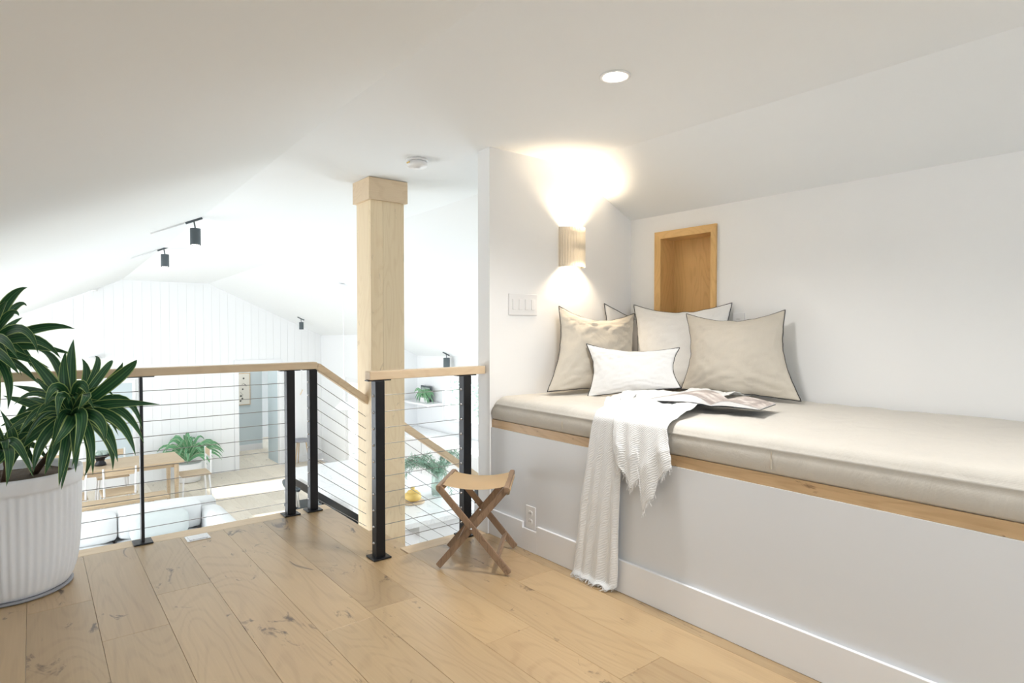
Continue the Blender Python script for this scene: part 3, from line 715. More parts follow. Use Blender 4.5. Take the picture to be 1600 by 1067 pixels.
# ------------------------------------------------------------------ railings
def post(par, x, y, wx, wy, zb, ztp, fit_face=None, zs=()):
    p = obj('post', box(bm_new(), x - wx / 2, x + wx / 2, y - wy / 2, y + wy / 2, zb + .006, ztp, .003), 'black', par)
    obj('base_plate', box(bm_new(), x - max(.045, wx * .95), x + max(.045, wx * .95), y - .048, y + .048, zb + .0005, zb + .009, .003), 'black', p)
    obj('top_bracket', box(bm_new(), x - .062, x + .062, y - .02, y + .02, ztp, ztp + .005), 'black', p)
    if fit_face is not None:
        bm = bm_new()
        for z in zs: lathe_pt(bm, (x + fit_face[0] * wx / 2, y + fit_face[1] * wy / 2, z), fit_face, .007)
        obj('cable_fittings', bm, 'fit', p, True, kind='stuff', label='row of small steel cable fittings')
    return p
def lathe_pt(bm, c, d, r):
    d = Vector((*d, 0)).normalized(); s = Vector((0, 0, 1)); q = d.cross(s); rings = []
    for (rr, h) in ((r, 0), (r, .003), (r * .55, .006), (.0005, .007)):
        rings.append([bm.verts.new(Vector(c) + d * h + (s * math.cos(k * math.pi / 5) + q * math.sin(k * math.pi / 5)) * rr) for k in range(10)])
    for a, b_ in zip(rings, rings[1:]):
        for k in range(10): bm.faces.new((a[k], a[(k + 1) % 10], b_[(k + 1) % 10], b_[k]))
zs = [.077 + .0818 * k for k in range(10)]
YR = 3.735
ra = thing('railing', 'left cable railing with a long oak handrail along the loft edge', 'railing', (0, YR, 0))
obj('handrail', box(bm_new(), -1.64, 1.395, YR - .033, YR + .033, .894, .937, .004), 'oak', ra)
post(ra, .448, YR, .016, .045, 0, .888, (0, -1), [])
post(ra, 1.232, YR, .05, .05, 0, .888, (1, 0), zs)
for z in zs: obj('cable', tube(bm_new(), [(-1.64, YR, z), (1.205, YR, z)], .0021, 6), 'cable', ra)
rb = thing('railing', 'stair railing whose oak handrail slopes down past the column', 'railing', (1.37, YR, 0))
post(rb, 1.372, YR, .05, .05, 0, .888, (-1, 0), zs)
sl = -.72
hx0, hz0 = 1.398, .912
obj('handrail', beam(bm_new(), (hx0, YR, hz0), (2.66, YR, hz0 + sl * (2.66 - hx0)), .062, .043, side=(0, 1, 0), bev=.004), 'oak', rb)
for k, z in enumerate(zs):
    if z < 0.0: continue
    xa = 1.398; za = z - .01
    obj('cable', tube(bm_new(), [(xa, YR, za), (CX0 - .004, YR, za + sl * (CX0 - xa))], .0021, 6), 'cable', rb)
for k in range(10):
    za = .80 - .1 * k + sl * (CX1 - 1.398) + .0
    xe = 2.62
    obj('cable', tube(bm_new(), [(CX1 + .004, YR, za), (xe, YR, za + sl * (xe - CX1))], .0021, 6), 'cable', rb)
pst = obj('post', box(bm_new(), 2.63, 2.68, YR - .025, YR + .025, ZL, .0, .003), 'black', rb)
rc = thing('railing', 'short guard railing with an oak handrail beside the folding stool', 'railing', (1.6, 2.75, 0))
YG = 2.757
obj('handrail', box(bm_new(), 1.288, 1.986, YG - .03, YG + .03, .894, .937, .004), 'oak', rc)
post(rc, 1.345, YG, .05, .05, 0, .888, (-1, 0), zs); post(rc, 1.868, YG, .05, .05, 0, .888, (-1, 0), zs)
for z in zs: obj('cable', tube(bm_new(), [(1.372, YG, z), (1.84, YG, z)], .0017, 6), 'cable', rc)

# stairs under the handrail
st = thing('staircase', 'white stair flight descending beside the column below the handrail', 'stairs', (2.0, 3.2, ZL))
for k in range(8):
    xs = 1.495 + k * .25; z = -.178 * (k + 1)
    obj('tread', box(bm_new(), xs, xs + .27, 2.82, 3.645 , z - .03, z, .002), 'table', st); obj('riser', box(bm_new(), xs, xs + .015, 2.82, 3.645, z - .178 if k < 7 else ZL, z - .031), 'trim', st)

# ------------------------------------------------------------------ folding stool
fs_ = thing('folding_stool', 'small folding camp stool with crossed brown legs and a tan leather seat', 'stool', (1.71, 2.42, 0))
FL = Vector((1.497, 2.446, .012)); FR = Vector((1.722, 2.176, .012)); BL = Vector((1.692, 2.643, .012)); BR = Vector((1.944, 2.412, .012))
TRf = Vector((1.712, 2.186, .402)); TLf = Vector((1.503, 2.437, .395)); TRb = Vector((1.932, 2.42, .402)); TLb = Vector((1.709, 2.63, .40))
ex = (FR - FL).normalized(); ey = Vector((-ex.y, ex.x, 0));
if ey.y < 0: ey = -ey
def leg(a, c, off):
    bm = bm_new(); t = (c - a).normalized(); beam(bm, a + ey * off, c + ey * off + t * .0, .017, .030, side=ey, bev=.003)
    for v in bm.verts: v.co.z = max(v.co.z, .0008)
    return obj('leg', bm, 'walnut', fs_)
leg(FR, TLf, -.010); leg(FL, TRf, .010); leg(BL, TRb, -.010); leg(BR, TLb, .010)
for A, B_ in ((TLf, TLb), (TRf, TRb)):
    d = (B_ - A).normalized(); obj('seat_rail', beam(bm_new(), A - d * .022 , B_ + d * .018, .024, .024, side=ex, bev=.003), 'walnut', fs_)
obj('stretcher', beam(bm_new(), FR.lerp(TLf, .17) + ey * .0, BR.lerp(TLb, .17), .012, .028, side=(TLf - FR).normalized(), bev=.002), 'walnut', fs_)
obj('stretcher', beam(bm_new(), FL.lerp(TRf, .30) + ey * .02, BL.lerp(TRb, .30), .012, .024, side=(TRf - FL).normalized(), bev=.002), 'walnut', fs_)
for a, c in ((FL, TRf), (BL, TRb)):
    p = a.lerp(c, .51); bm = bm_new(); lathe_pt(bm, p - ey * .019, (-ey.x, -ey.y), .006); obj('rivet', bm, 'fit', fs_, True)
bm = bm_new(); g = {}
for i in range(25):
    t = i / 24
    for j in range(13):
        s = .05 + .90 * j / 12
        A = TLf.lerp(TLb, s); B_ = TRf.lerp(TRb, s); p = A.lerp(B_, -.035 + 1.07 * t)
        sg = 1 - abs(2 * t - 1) ** 2.2
        z = -.022 * sg + .0145 - .013 * max(0, abs(2 * t - 1) - .92) / .08 - .004 * math.cos(j / 12 * math.pi * 2) * sg
        g[i, j] = bm.verts.new(p + Vector((0, 0, z)))
for i in range(24):
    for j in range(12): bm.faces.new((g[i, j], g[i + 1, j], g[i + 1, j + 1], g[i, j + 1]))
for i in (0, 24):  # leather wraps down outside of the rails
    sgn = -1 if i == 0 else 1; prev = [g[i, j] for j in range(13)]
    for (dx, dz) in ((.004, -.012), (.0, -.030), (-.014, -.034)):
        cur = [bm.verts.new(g[i, j].co + ex * sgn * dx + Vector((0, 0, dz))) for j in range(13)]
        for j in range(12): bm.faces.new((prev[j], prev[j + 1], cur[j + 1], cur[j]))
        prev = cur
bmesh.ops.solidify(bm, geom=bm.faces[:], thickness=.003)
obj('seat', bm, 'leather', fs_, True)

# ------------------------------------------------------------------ plant in the ribbed pot
PC = (-.080, 3.425)
po = thing('plant_pot', 'large white ribbed plant pot at the left by the railing', 'pot', (*PC, 0))
nfl = 52
prof = [(.192, .0), (.203, .006, 0), (.213, .025, .6), (.224, .06, 1), (.234, .11, 1), (.241, .18, 1), (.246, .27, 1), (.249, .37, 1), (.2505, .435, .8), (.2505, .445, 0), (.2535, .449, 0), (.2565, .458, 0), (.2575, .50, 0), (.256, .511, 0), (.252, .514, 0), (.246, .512, 0), (.243, .50, 0), (.240, .47, 0)]
obj('shell', lathe(bm_new(), prof, nfl * 6, (*PC, .012), .0035, nfl), 'pot', po, True)
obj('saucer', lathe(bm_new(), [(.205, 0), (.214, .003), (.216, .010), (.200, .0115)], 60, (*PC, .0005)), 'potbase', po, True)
pl = thing('striped_dracaena', 'green dracaena with pale-edged strap leaves in the white ribbed pot', 'plant', (*PC, .48))
bm = bm_new(); lathe(bm, [(.238, .475), (.238, .489), (.12, .496), (.01, .498)], 40, (*PC, .0))
for v in bm.verts: v.co.z += .008 * noise.noise(v.co * 25) if (v.co.z > .48) else 0
obj('soil', bm, 'soil', pl, True)
D0 = (Vector((*PC, .7)) - CC).dot(FW)     # depth of the plant from the camera
def leaf_mesh(pts, wd, nseg=11, name='leaf', par=None, m='leaf', side_hint=None, fold=.25):
    """ribbon along a smooth curve through pts (3D), quadratic Bezier with 3 points"""
    A, B_, C_ = [Vector(p) for p in pts]; Bc = B_ * 2 - (A + C_) / 2
    bm = bm_new(); uvl = bm.loops.layers.uv.new('UVMap'); g = []; uvs = {}
    for i in range(nseg + 1):
        t = i / nseg
        p = A * (1 - t) ** 2 + Bc * 2 * t * (1 - t) + C_ * t * t
        tg = ((Bc - A) * (1 - t) + (C_ - Bc) * t).normalized()
        ref = side_hint if side_hint is not None else (CC - p).normalized()
        s = tg.cross(ref)
        if s.length < .05: s = tg.cross(Vector((0, 0, 1)))
        s.normalize(); n_ = s.cross(tg)
        if n_.dot(ref) < 0: n_ = -n_
        w_ = wd * (min(1, t / .12) * .45 + .55) * (max(0, 1 - ((t - .38) / .62) ** 2.0) if t > .38 else 1) * (1 - .25 * max(0, .38 - t) / .38)
        w_ = max(w_, .0006)
        row = []
        for k in range(5):
            q = (k - 2) / 2
            row.append(bm.verts.new(p + s * (q * w_ * .5) + n_ * (abs(q) * w_ * fold * .5))); uvs[row[-1]] = (k / 4, t)
        g.append(row)
    for a, c in zip(g, g[1:]):
        for k in range(4):
            f = bm.faces.new((a[k], a[k + 1], c[k + 1], c[k]))
    for f in bm.faces:
        for l in f.loops: l[uvl].uv = uvs[l.vert]
    return obj(name, bm, m, par, True)
def rosette(cx, cy, d, leaves, stem_to):
    """leaves measured in the photograph: (mid px, tip px, depth offset of mid, of tip, width)"""
    for (mx_, my, tx, ty, dm, dt, wd) in leaves:
        leaf_mesh([dep(cx + (mx_ - cx) * .10, cy + (my - cy) * .10, d), dep(mx_, my - 7, d + dm), dep(tx, ty, d + dt)], wd * 1.14, par=pl, fold=.32)
# right rosette: traced leaves
R1 = [(172, 638, 250, 632, -.02, -.04, .038), (170, 605, 192, 566, .02, .03, .034), (186, 596, 214, 562, .0, .0, .046), (160, 590, 176, 563, .08, .14, .030),
      (110, 585, 115, 530, .03, .05, .040), (100, 600, 103, 548, .0, -.02, .036), (70, 590, 38, 560, .05, .08, .040), (78, 600, 42, 553, -.04, -.06, .044),
      (60, 640, 4, 618, .0, .0, .040), (55, 655, 0, 666, -.06, -.10, .042), (62, 680, 0, 725, -.06, -.10, .040), (70, 690, 52, 738, -.10, -.14, .040),
      (88, 700, 70, 742, -.12, -.16, .036), (102, 705, 92, 760, -.14, -.18, .034), (118, 690, 118, 738, -.12, -.16, .034), (138, 680, 145, 742, -.10, -.12, .034),
      (152, 660, 164, 690, -.12, -.16, .042), (160, 672, 184, 722, -.08, -.10, .040), (178, 660, 212, 712, -.05, -.06, .040), (182, 645, 225, 692, -.02, -.03, .036),
      (90, 612, 70, 634, -.14, -.20, .040), (125, 608, 140, 622, -.10, -.12, .040), (135, 625, 122, 640, -.16, -.2, .036), (96, 625, 90, 655, -.16, -.20, .034),
      (108, 670, 80, 700, -.16, -.22, .040), (128, 662, 112, 730, -.14, -.18, .038), (190, 630, 222, 672, .06, .10, .030), (150, 585, 148, 556, .1, .16, .026),
      (75, 625, 20, 602, .08, .12, .036), (140, 700, 132, 745, .0, .02, .032), (60, 670, 30, 700, .06, .10, .036), (135, 600, 128, 560, .08, .12, .034),
      (88, 575, 60, 548, .10, .16, .03), (165, 690, 176, 735, .08, .10, .030), (104, 715, 96, 765, -.02, -.04, .03), (45, 690, 14, 742, -.02, -.04, .034)]
rosette(113, 645, D0, R1, None)
# left top rosette (crown at the frame edge)
R2 = [(10, 480, 43, 449, .0, .0, .040), (20, 490, 42, 478, .06, .1, .026), (12, 500, 30, 494, -.02, -.02, .03), (60, 520, 117, 514, .03, .05, .036), (45, 535, 95, 560, -.04, -.06, .040),
      (50, 548, 118, 555, .06, .1, .030), (30, 520, 60, 553, -.1, -.14, .034), (20, 560, 78, 575, .0, .02, .034), (-5, 500, 12, 470, -.05, -.08, .03), (0, 560, 30, 585, -.12, -.16, .036),
      (10, 590, 12, 640, -.08, -.1, .032), (-10, 580, 0, 640, -.14, -.18, .034), (-40, 480, -60, 440, 0, 0, .036), (-60, 540, -120, 560, 0, .03, .036), (-60, 570, -110, 620, -.05, -.08, .036),
      (-50, 500, -110, 490, .05, .08, .034), (-30, 480, -30, 430, .05, .05, .036), (-45, 560, -80, 610, -.12, -.2, .036), (25, 575, 60, 600, .08, .12, .03), (0, 535, 28, 560, -.14, -.2, .036)]
rosette(-25, 545, D0 + .02, R2, None)
R3 = [(30, 690, 62, 650, .02, .04, .034), (25, 700, 52, 745, -.1, -.14, .032), (20, 690, 0, 640, -.04, -.06, .034), (40, 680, 85, 672, .06, .1, .03), (0, 720, -30, 750, -.1, -.14, .036), (-20, 690, -70, 700, 0, 0, .036),
      (-15, 670, -50, 640, 0, 0, .036), (15, 715, 10, 760, -.14, -.18, .032), (28, 668, 40, 625, .08, .12, .034)]
rosette(5, 700, D0 - .06, R3, None)
# canes
def base_pt(dx, dy): return Vector((PC[0] + dx, PC[1] + dy, .485))
c1_, c2_, c3_ = dep(113, 650, D0), dep(-25, 550, D0 + .02), dep(5, 705, D0 - .06)
for c_, bb in ((c1_, base_pt(.07, 0)), (c2_, base_pt(-.05, .03)), (c3_, base_pt(-.02, -.08))):
    obj('cane', tube(bm_new(), [bb, bb.lerp(c_, .5) + Vector((.01, .0, .0)), c_ + Vector((0, 0, .01))], .014, 10, taper=.009), 'cane', pl, True)
# short drooping leaves filling the fronts of the crowns
for (c_, n_, l_) in ((c1_, 26, .23), (c2_, 18, .24), (c3_, 16, .20)):
    for k in range(n_):
        a = 2.4 * k; el = random.uniform(-.35, .9); ln = l_ * random.uniform(.7, 1.05)
        d = Vector((math.cos(a) * math.cos(el), math.sin(a) * math.cos(el), math.sin(el)))
        tip = c_ + d * ln + Vector((0, 0, -.45 * ln * (1.1 - el * .7)))
        mid_ = c_ + d * ln * .55 + Vector((0, 0, .03))
        if tip.y > 3.66: tip.y = 3.66
        leaf_mesh([c_, mid_, tip], random.uniform(.024, .036), par=pl, fold=.32)
# back leaves giving the crowns their volume away from the camera
for (c_, n_, l_) in ((c1_, 24, .24), (c2_, 20, .26)):
    for k in range(n_):
        a = R(25 + 170 * k / n_) + random.uniform(-.1, .1); el = random.uniform(-.2, 1.1); ln = l_ * random.uniform(.75, 1)
        d = Vector((math.cos(a) * math.cos(el), math.sin(a) * math.cos(el) * .8, math.sin(el)))
        if d.y > 0: d.y = min(d.y, .85)
        tip = c_ + d * ln + Vector((0, 0, -.30 * ln * (1.2 - el)))
        if tip.y > 3.66: tip.y = 3.66
        leaf_mesh([c_, c_ + d * ln * .55, tip], random.uniform(.026, .036), par=pl)

# ------------------------------------------------------------------ ceiling spots
def spot(p, r, h, label, rail, drop=.075):
    t = thing('spot_light', label, 'light', p, 'black spots under the living room ceiling')
    del t['group']
    p = Vector(p); d = Vector(rail).normalized()
    obj('rail_plate', beam(bm_new(), p - d * .07 - Vector((0, 0, .010)), p + d * .07 - Vector((0, 0, .010)), .02, .018, bev=.002), 'grey', t)
    q = p + Vector((.01, 0, -drop)); obj('arm', tube(bm_new(), [p - Vector((0, 0, .012)), q], .006, 8), 'grey', t)
    b_ = obj('body', lathe(bm_new(), [(r * .96, 0), (r, -.004), (r, -h + .003), (r * .97, -h), (r * .85, -h), (r * .85, -h + .01)], 28, q), 'grey', t, True)
    obj('lens', lathe(bm_new(), [(r * .84, -h + .011), (r * .84, -h + .003), (.002, -h + .002)], 28, q), 'glow3', t)
    return t
def on_left(px, py):
    r = FW * F + RT * (px - 800) + UP * (533.5 - py)
    lo, hi = 1, 30
    for _ in range(50):
        m_ = (lo + hi) / 2; p = CC + r * (m_ / F)
        if p.z < gz(p.x, p.y): lo = m_
        else: hi = m_
    return CC + r * (lo / F)
p1 = on_left(303, 343); p2 = on_left(256, 387); p3 = on_left(470, 497); p4_ = on_left(697, 552)
spot(p1, .041, .14, 'nearer black cylinder spot hanging from the left ceiling slope', (-1, 0, -SL))
spot(p2, .041, .14, 'second black cylinder spot farther along the left ceiling slope', (-1, 0, -SL))
spot(p3, .041, .14, 'small far black spot on the right ceiling slope', (1, 0, -SR))
spot(p4_, .055, .20, 'grey cylinder spot seen right above the short guard handrail', (1, 0, -SR))
for q, s in ((p1, -1), (p2, -1)):
    o_ = tag(obj('track_rail', beam(bm_new(), q + Vector((-.32, .0, -.32 * SL - .006)), q + Vector((-.075, 0, -.075 * SL - .006)), .022, .012), 'trim'), '%s white ceiling track leading to a black spot' % ('near' if q is p1 else 'far'), 'track')

# pendants
pc = on_left(536, 444); pz = on(537, 625, 1, pc.y).z
pd = thing('pendant_lamp', 'white cone pendant lamp seen below the sloping stair handrail', 'lamp', pc)
obj('canopy', lathe(bm_new(), [(.06, .0), (.06, -.02), (.05, -.028), (.01, -.05)], 28, pc), 'trim', pd, True)
obj('cord', tube(bm_new(), [pc - Vector((0, 0, .03)), (pc.x, pc.y, pz)], .004, 8), 'trim', pd)
obj('shade', lathe(bm_new(), [(.012, .0), (.02, -.01), (.14, -.115), (.142, -.122), (.135, -.118)], 40, (pc.x, pc.y, pz)), 'wall', pd, True)
pc = on_left(146, 452); pz = on(150, 560, 1, pc.y).z
pd = thing('pendant_lamp', 'thin white disc pendant hanging over the dining table at the left', 'lamp', pc)
obj('canopy', lathe(bm_new(), [(.06, .0), (.06, -.02), (.05, -.028), (.01, -.03)], 28, pc), 'plastic', pd, True)
obj('cord', tube(bm_new(), [pc - Vector((0, 0, .03)), (pc.x, pc.y, pz)], .0035, 8), 'plastic', pd)
obj('shade', lathe(bm_new(), [(.03, .03), (.11, .0), (.11, -.008), (.03, -.005)], 40, (pc.x, pc.y, pz)), 'plastic', pd, True)

# ------------------------------------------------------------------ island and kitchen
IT = -.67
isl = thing('kitchen_island', 'long white kitchen island with a thick white top below the loft', 'island', (3.0, 6.4, ZL))
obj('countertop', box(bm_new(), 2.53, 3.78, 4.93, 7.88, IT - .05, IT, .004), 'marble', isl)
obj('steel_frame', box(bm_new(), 2.56, 2.60, 5.0, 7.8, IT - .17, IT - .052, .002), 'black', isl, label='black steel support under the overhang')
obj('body', box(bm_new(), 2.86, 3.72, 5.0, 7.8, ZL + .08, IT - .052, .004), 'trim', isl)
obj('plinth', box(bm_new(), 2.92, 3.68, 5.05, 7.75, ZL, ZL + .079), 'grey', isl)
def bar_stool(x, y, label):
    t = thing('bar_stool', label, 'stool', (x, y, ZL))
    zt_ = -.72
    for sx_ in (-1, 1):
        for sy_ in (-1, 1):
            obj('leg', tube(bm_new(), [(x + sx_ * .20, y + sy_ * .20, ZL), (x + sx_ * .17, y + sy_ * .17, -1.0), (x + sx_ * .15, y + sy_ * .16, -.93 if sx_ > 0 else zt_ + .02)], .010, 8), 'black', t)
    obj('seat', box(bm_new(), x - .19, x + .19, y - .19, y + .19, -.99, -.94, .02), 'grey', t)
    ring = [(x - .16 - .05 * math.sin(math.pi * k / 12), y - .25 + .50 * k / 12, zt_ + .02) for k in range(13)]
    obj('back_rail', tube(bm_new(), ring, .026, 10), 'grey', t, True)
    for k in range(12):
        p = Vector(ring[k]).lerp(Vector(ring[k + 1]), .5)
        obj('cord', tube(bm_new(), [p + Vector((-.001, 0, -.02)), p + Vector((.0, 0, -.05)), p + Vector((.02, 0, -.21))], .011, 6), 'art', t, True)
    obj('foot_rest', tube(bm_new(), [(x - .19, y - .18, -1.35), (x - .19, y + .18, -1.35)], .009, 8), 'black', t)
    return t
bar_stool(2.52, 7.12, 'farther cord-backed bar stool at the island behind the railing posts')
bar_stool(2.52, 6.10, 'nearer cord-backed bar stool tucked under the island overhang')
ck = thing('base_cabinet', 'run of white kitchen cabinets under the window', 'cabinet', (5.2, 7, ZL))
obj('body', box(bm_new(), 4.98, 5.58, 4.4, 9.8, ZL + .08, -.71), 'trim', ck)
for k in range(9): obj('door', box(bm_new(), 4.958, 4.978, 4.41 + k * .6, 4.99 + k * .6, ZL + .09, -.72, .003), 'trim', ck)
tag(obj('worktop', box(bm_new(), 4.93, 5.59, 4.38, 9.83, -.71, -.67, .003), 'marble'), 'white marble worktop along the kitchen wall', 'worktop')
sh = tag(obj('wall_shelf', box(bm_new(), 5.28, 5.595, 8.95, 9.84, -.20, -.165, .003), 'trim'), 'white floating shelf in the kitchen corner', 'shelf')
sp = on(650, 630, 0, 5.4)
fr = thing('picture_frame', 'small dark framed picture on the kitchen corner shelf', 'picture', (5.5, 9.45, -.164))
obj('frame', box(bm_new(), 5.53, 5.55, 9.25, 9.60, -.164, .11, .002), 'grey', fr); obj('print', box(bm_new(), 5.525, 5.5295, 9.28, 9.57, -.13, .08), 'leaf4', fr)
pp = thing('trailing_plant', 'small trailing plant on the kitchen corner shelf', 'plant', (5.42, 9.35, -.164))
obj('pot', box(bm_new(), 5.36, 5.44, 9.20, 9.33, -.164, -.075, .006), 'plastic', pp)
for k in range(46):
    a = random.uniform(0, 6.28); r_ = random.uniform(.12, .30); c_ = Vector((5.42, 9.32, -.08))
    e_ = c_ + Vector((math.cos(a) * r_ * .35, math.sin(a) * r_ * 1.2, random.uniform(-.12, .10)))
    if e_.x > 5.52: e_.x = 5.52
    if e_.y > 9.78: e_.y = 9.78
    leaf_mesh([c_, c_.lerp(e_, .5) + Vector((0, 0, .10)), e_], .03, 5, par=pp, m='leaf2')
# bowl with pears and the vase of branches
fr_ = on(645, 785, 2, IT)
bw = thing('fruit_board', 'round wooden board on the island carrying the yellow pot', 'board', (fr_.x, fr_.y, IT))
obj('board', lathe(bm_new(), [(.12, .001), (.125, .006), (.125, .014), (.12, .018), (.02, .018)], 36, (fr_.x, fr_.y, IT)), 'table', bw, True)
yj = thing('yellow_pot', 'mustard yellow lidded pot on the round board', 'pot', (fr_.x, fr_.y, IT + .019))
obj('body', lathe(bm_new(), [(.045, .019), (.08, .035), (.092, .065), (.08, .095), (.062, .105)], 32, (fr_.x, fr_.y, IT)), 'yellow', yj, True)
obj('lid', lathe(bm_new(), [(.064, .1055), (.05, .125), (.02, .135), (.018, .145), (.024, .155), (.015, .165), (.002, .167)], 32, (fr_.x, fr_.y, IT)), 'yellow', yj, True)
vp = on(690, 778, 2, IT); vp = Vector((vp.x + .02, vp.y + .12, IT))
vs = thing('glass_vase', 'green glass vase of branches on the island behind the folding stool', 'vase', vp)
obj('vase', lathe(bm_new(), [(.055, .001), (.062, .02), (.068, .10), (.060, .19), (.052, .24), (.058, .26), (.054, .26), (.048, .24), (.056, .19), (.062, .10), (.05, .015)], 32, vp), 'vase', vs, True)
br = thing('leafy_branches', 'spray of needle-leaved green branches arching from the glass vase', 'branches', vp + Vector((0, 0, .2)))
for k in range(17):
    a = random.uniform(2.0, 4.6) if k < 11 else random.uniform(-1.4, 1.5); r_ = random.uniform(.30, .60) if k < 11 else random.uniform(.2, .36)
    top_ = vp + Vector((0, 0, .24)); e_ = top_ + Vector((math.cos(a) * r_, math.sin(a) * r_, random.uniform(-.13, .10)))
    pts = []
    for i in range(9):
        t = i / 8; p = top_.lerp(e_, t); p.z += .20 * math.sin(t * math.pi * .85) * (.6 + .4 * (k % 3) / 2); pts.append(p)
    pts = [vp + Vector((0, 0, .03))] + pts
    s_ = obj('branch', tube(bm_new(), pts, .003, 5, taper=.001), 'cane', br)
    bm = bm_new()
    for i in range(1, len(pts) - 1):
        for _ in range(24):
            p = pts[i].lerp(pts[i + 1], random.random()); d = Vector((random.uniform(-1, 1), random.uniform(-1, 1), random.uniform(-.9, .7))).normalized(); ln = random.uniform(.035, .075)
            s = d.cross(Vector((0, 0, 1))).normalized() * .0036
            v = [bm.verts.new(p), bm.verts.new(p + d * ln * .5 + s), bm.verts.new(p + d * ln), bm.verts.new(p + d * ln * .5 - s + Vector((0, 0, .002)))]; bm.faces.new(v)
    obj('foliage', bm, 'leaf3', s_, kind='stuff')

# ------------------------------------------------------------------ hall, far objects
ac = on(381, 608, 1, 14.2)
ar = thing('hall_artwork', 'cream framed botanical drawing on the hall wall', 'picture', (ac.x, 14.235, ac.z))
aw, ah = .145, .36
obj('frame', box(bm_new(), ac.x - aw, ac.x + aw, 14.22, 14.245, ac.z - ah, ac.z + ah, .003), 'table', ar)
pa = obj('paper', box(bm_new(), ac.x - aw + .02, ac.x + aw - .02, 14.214, 14.2195, ac.z - ah + .02, ac.z + ah - .02), 'art', ar)
bm = bm_new()
for (x, z, r_) in ((0, .24, .02), (-.02, .0, .018), (-.06, -.15, .022), (-.03, -.21, .02), (-.07, -.26, .02), (.03, .10, .010), (.05, .07, .008)):
    bmesh.ops.create_uvsphere(bm, u_segments=8, v_segments=5, radius=r_, matrix=Matrix.Translation((ac.x + x, 14.212, ac.z + z)) @ Matrix.Scale(.06, 4, (0, 1, 0)))
tube(bm, [(ac.x - .04, 14.212, ac.z + .1), (ac.x, 14.212, ac.z + .13), (ac.x + .05, 14.212, ac.z + .09)], .003, 4)
tube(bm, [(ac.x - .08, 14.212, ac.z - .05), (ac.x - .02, 14.212, ac.z - .12), (ac.x - .06, 14.212, ac.z - .28)], .002, 4)
obj('drawing', bm, 'ink', pa)
t = thing('round_stool', 'small stool with a grey round seat by the far wall right of the hall', 'stool', (4.2, 12.08, ZL))
obj('seat', lathe(bm_new(), [(.14, .47), (.18, .475), (.185, .50), (.17, .515), (.02, .518)], 32, (4.2, 12.08, ZL)), 'potbase', t, True)
for k in range(3):
    a = R(90 + 120 * k); obj('leg', tube(bm_new(), [(4.2 + .10 * math.cos(a), 12.08 + .10 * math.sin(a), ZL + .47), (4.2 + .17 * math.cos(a), 12.08 + .17 * math.sin(a), ZL)], .015, 8, taper=.011), 'table', t)
hk = on(471, 613, 1, YF - .02)
bm = bm_new(); tube(bm, [(hk.x - .02, YF - .005, hk.z - .05), (hk.x - .02, YF - .03, hk.z - .03), (hk.x, YF - .05, hk.z + .03), (hk.x + .02, YF - .03, hk.z + .05), (hk.x + .02, YF - .005, hk.z + .05)], .007, 8)
tag(obj('wall_hook', bm, 'leather', None, True), 'small brass hook high on the far wall above the round stool', 'hook')

# dining table
tb = thing('dining_table', 'long pale oak dining table beyond the sofa', 'table', (.4, 10.6, ZL))
obj('tabletop', box(bm_new(), -.9, 1.78, 10.18, 11.0, -.885, -.85, .006), 'table', tb)
obj('apron', box(bm_new(), -.8, 1.70, 10.26, 10.92, -.95, -.886), 'table', tb)
for a in (-.84, 1.68):
    for c in (10.24, 10.94): obj('leg', tube(bm_new(), [(a, c, -.886), (a, c, ZL)], .034, 12, taper=.024), 'table', tb)
bn = thing('dining_bench', 'pale oak bench in front of the dining table', 'bench', (.3, 9.55, ZL))
obj('seat', box(bm_new(), -.9, 1.45, 9.38, 9.72, -1.19, -1.15, .006), 'table', bn)
for a in (-.7, .3, 1.25): obj('leg', box(bm_new(), a - .02, a + .02, 9.41, 9.69, ZL, -1.191), 'table', bn)
def dchair(x, y, rot, label, arms=False):
    t = thing('dining_chair', label, 'chair', (x, y, ZL), 'pale chairs around the dining table'); del t['group']
    o1 = obj('seat', box(bm_new(), x - .21, x + .21, y - .2, y + .2, -1.16, -1.13, .012), 'table', t)
    for sx_ in (-1, 1):
        for sy_ in (-1, 1): obj('leg', tube(bm_new(), [(x + sx_ * .18, y + sy_ * .17, -1.16), (x + sx_ * .21, y + sy_ * .2, ZL)], .015, 8, taper=.011), 'trim', t)
    dx, dy = math.cos(rot), math.sin(rot); s_ = Vector((-dy, dx, 0)); c_ = Vector((x, y, 0)) + Vector((dx, dy, 0)) * .2
    obj('backrest', beam(bm_new(), c_ - s_ * .17 + Vector((0, 0, -.83)), c_ + s_ * .17 + Vector((0, 0, -.83)), .016, .10, bev=.004), 'table', t)
    for q in (-.19, .19): obj('back_post', tube(bm_new(), [c_ + s_ * q * .95 + Vector((0, 0, -1.15)), c_ + s_ * q + Vector((0, 0, -.77))], .013, 8), 'trim' if not arms else 'table', t)
    return t
dchair(.35, 10.02, -math.pi / 2, 'dining chair on the near side of the table closest to the plant pot')
dchair(.92, 10.02, -math.pi / 2, 'dining chair on the near side of the table beside the thin railing post')
dchair(1.98, 10.55, 0, 'dining chair at the right head of the table in front of the potted plant')
dchair(.95, 11.2, math.pi / 2, 'dining chair on the far side of the table near the thin post')
dchair(.2, 11.2, math.pi / 2, 'dining chair on the far side of the table seen through the dracaena leaves')
bp_ = on(157, 727, 2, -.85)
bb = thing('pedestal_bowl', 'black pedestal bowl of green moss on the dining table', 'bowl', bp_)
obj('bowl', lathe(bm_new(), [(.075, .001), (.07, .03), (.05, .06), (.06, .10), (.15, .15), (.155, .17), (.14, .168), (.03, .12)], 36, bp_), 'black', bb, True)
bm = bm_new()
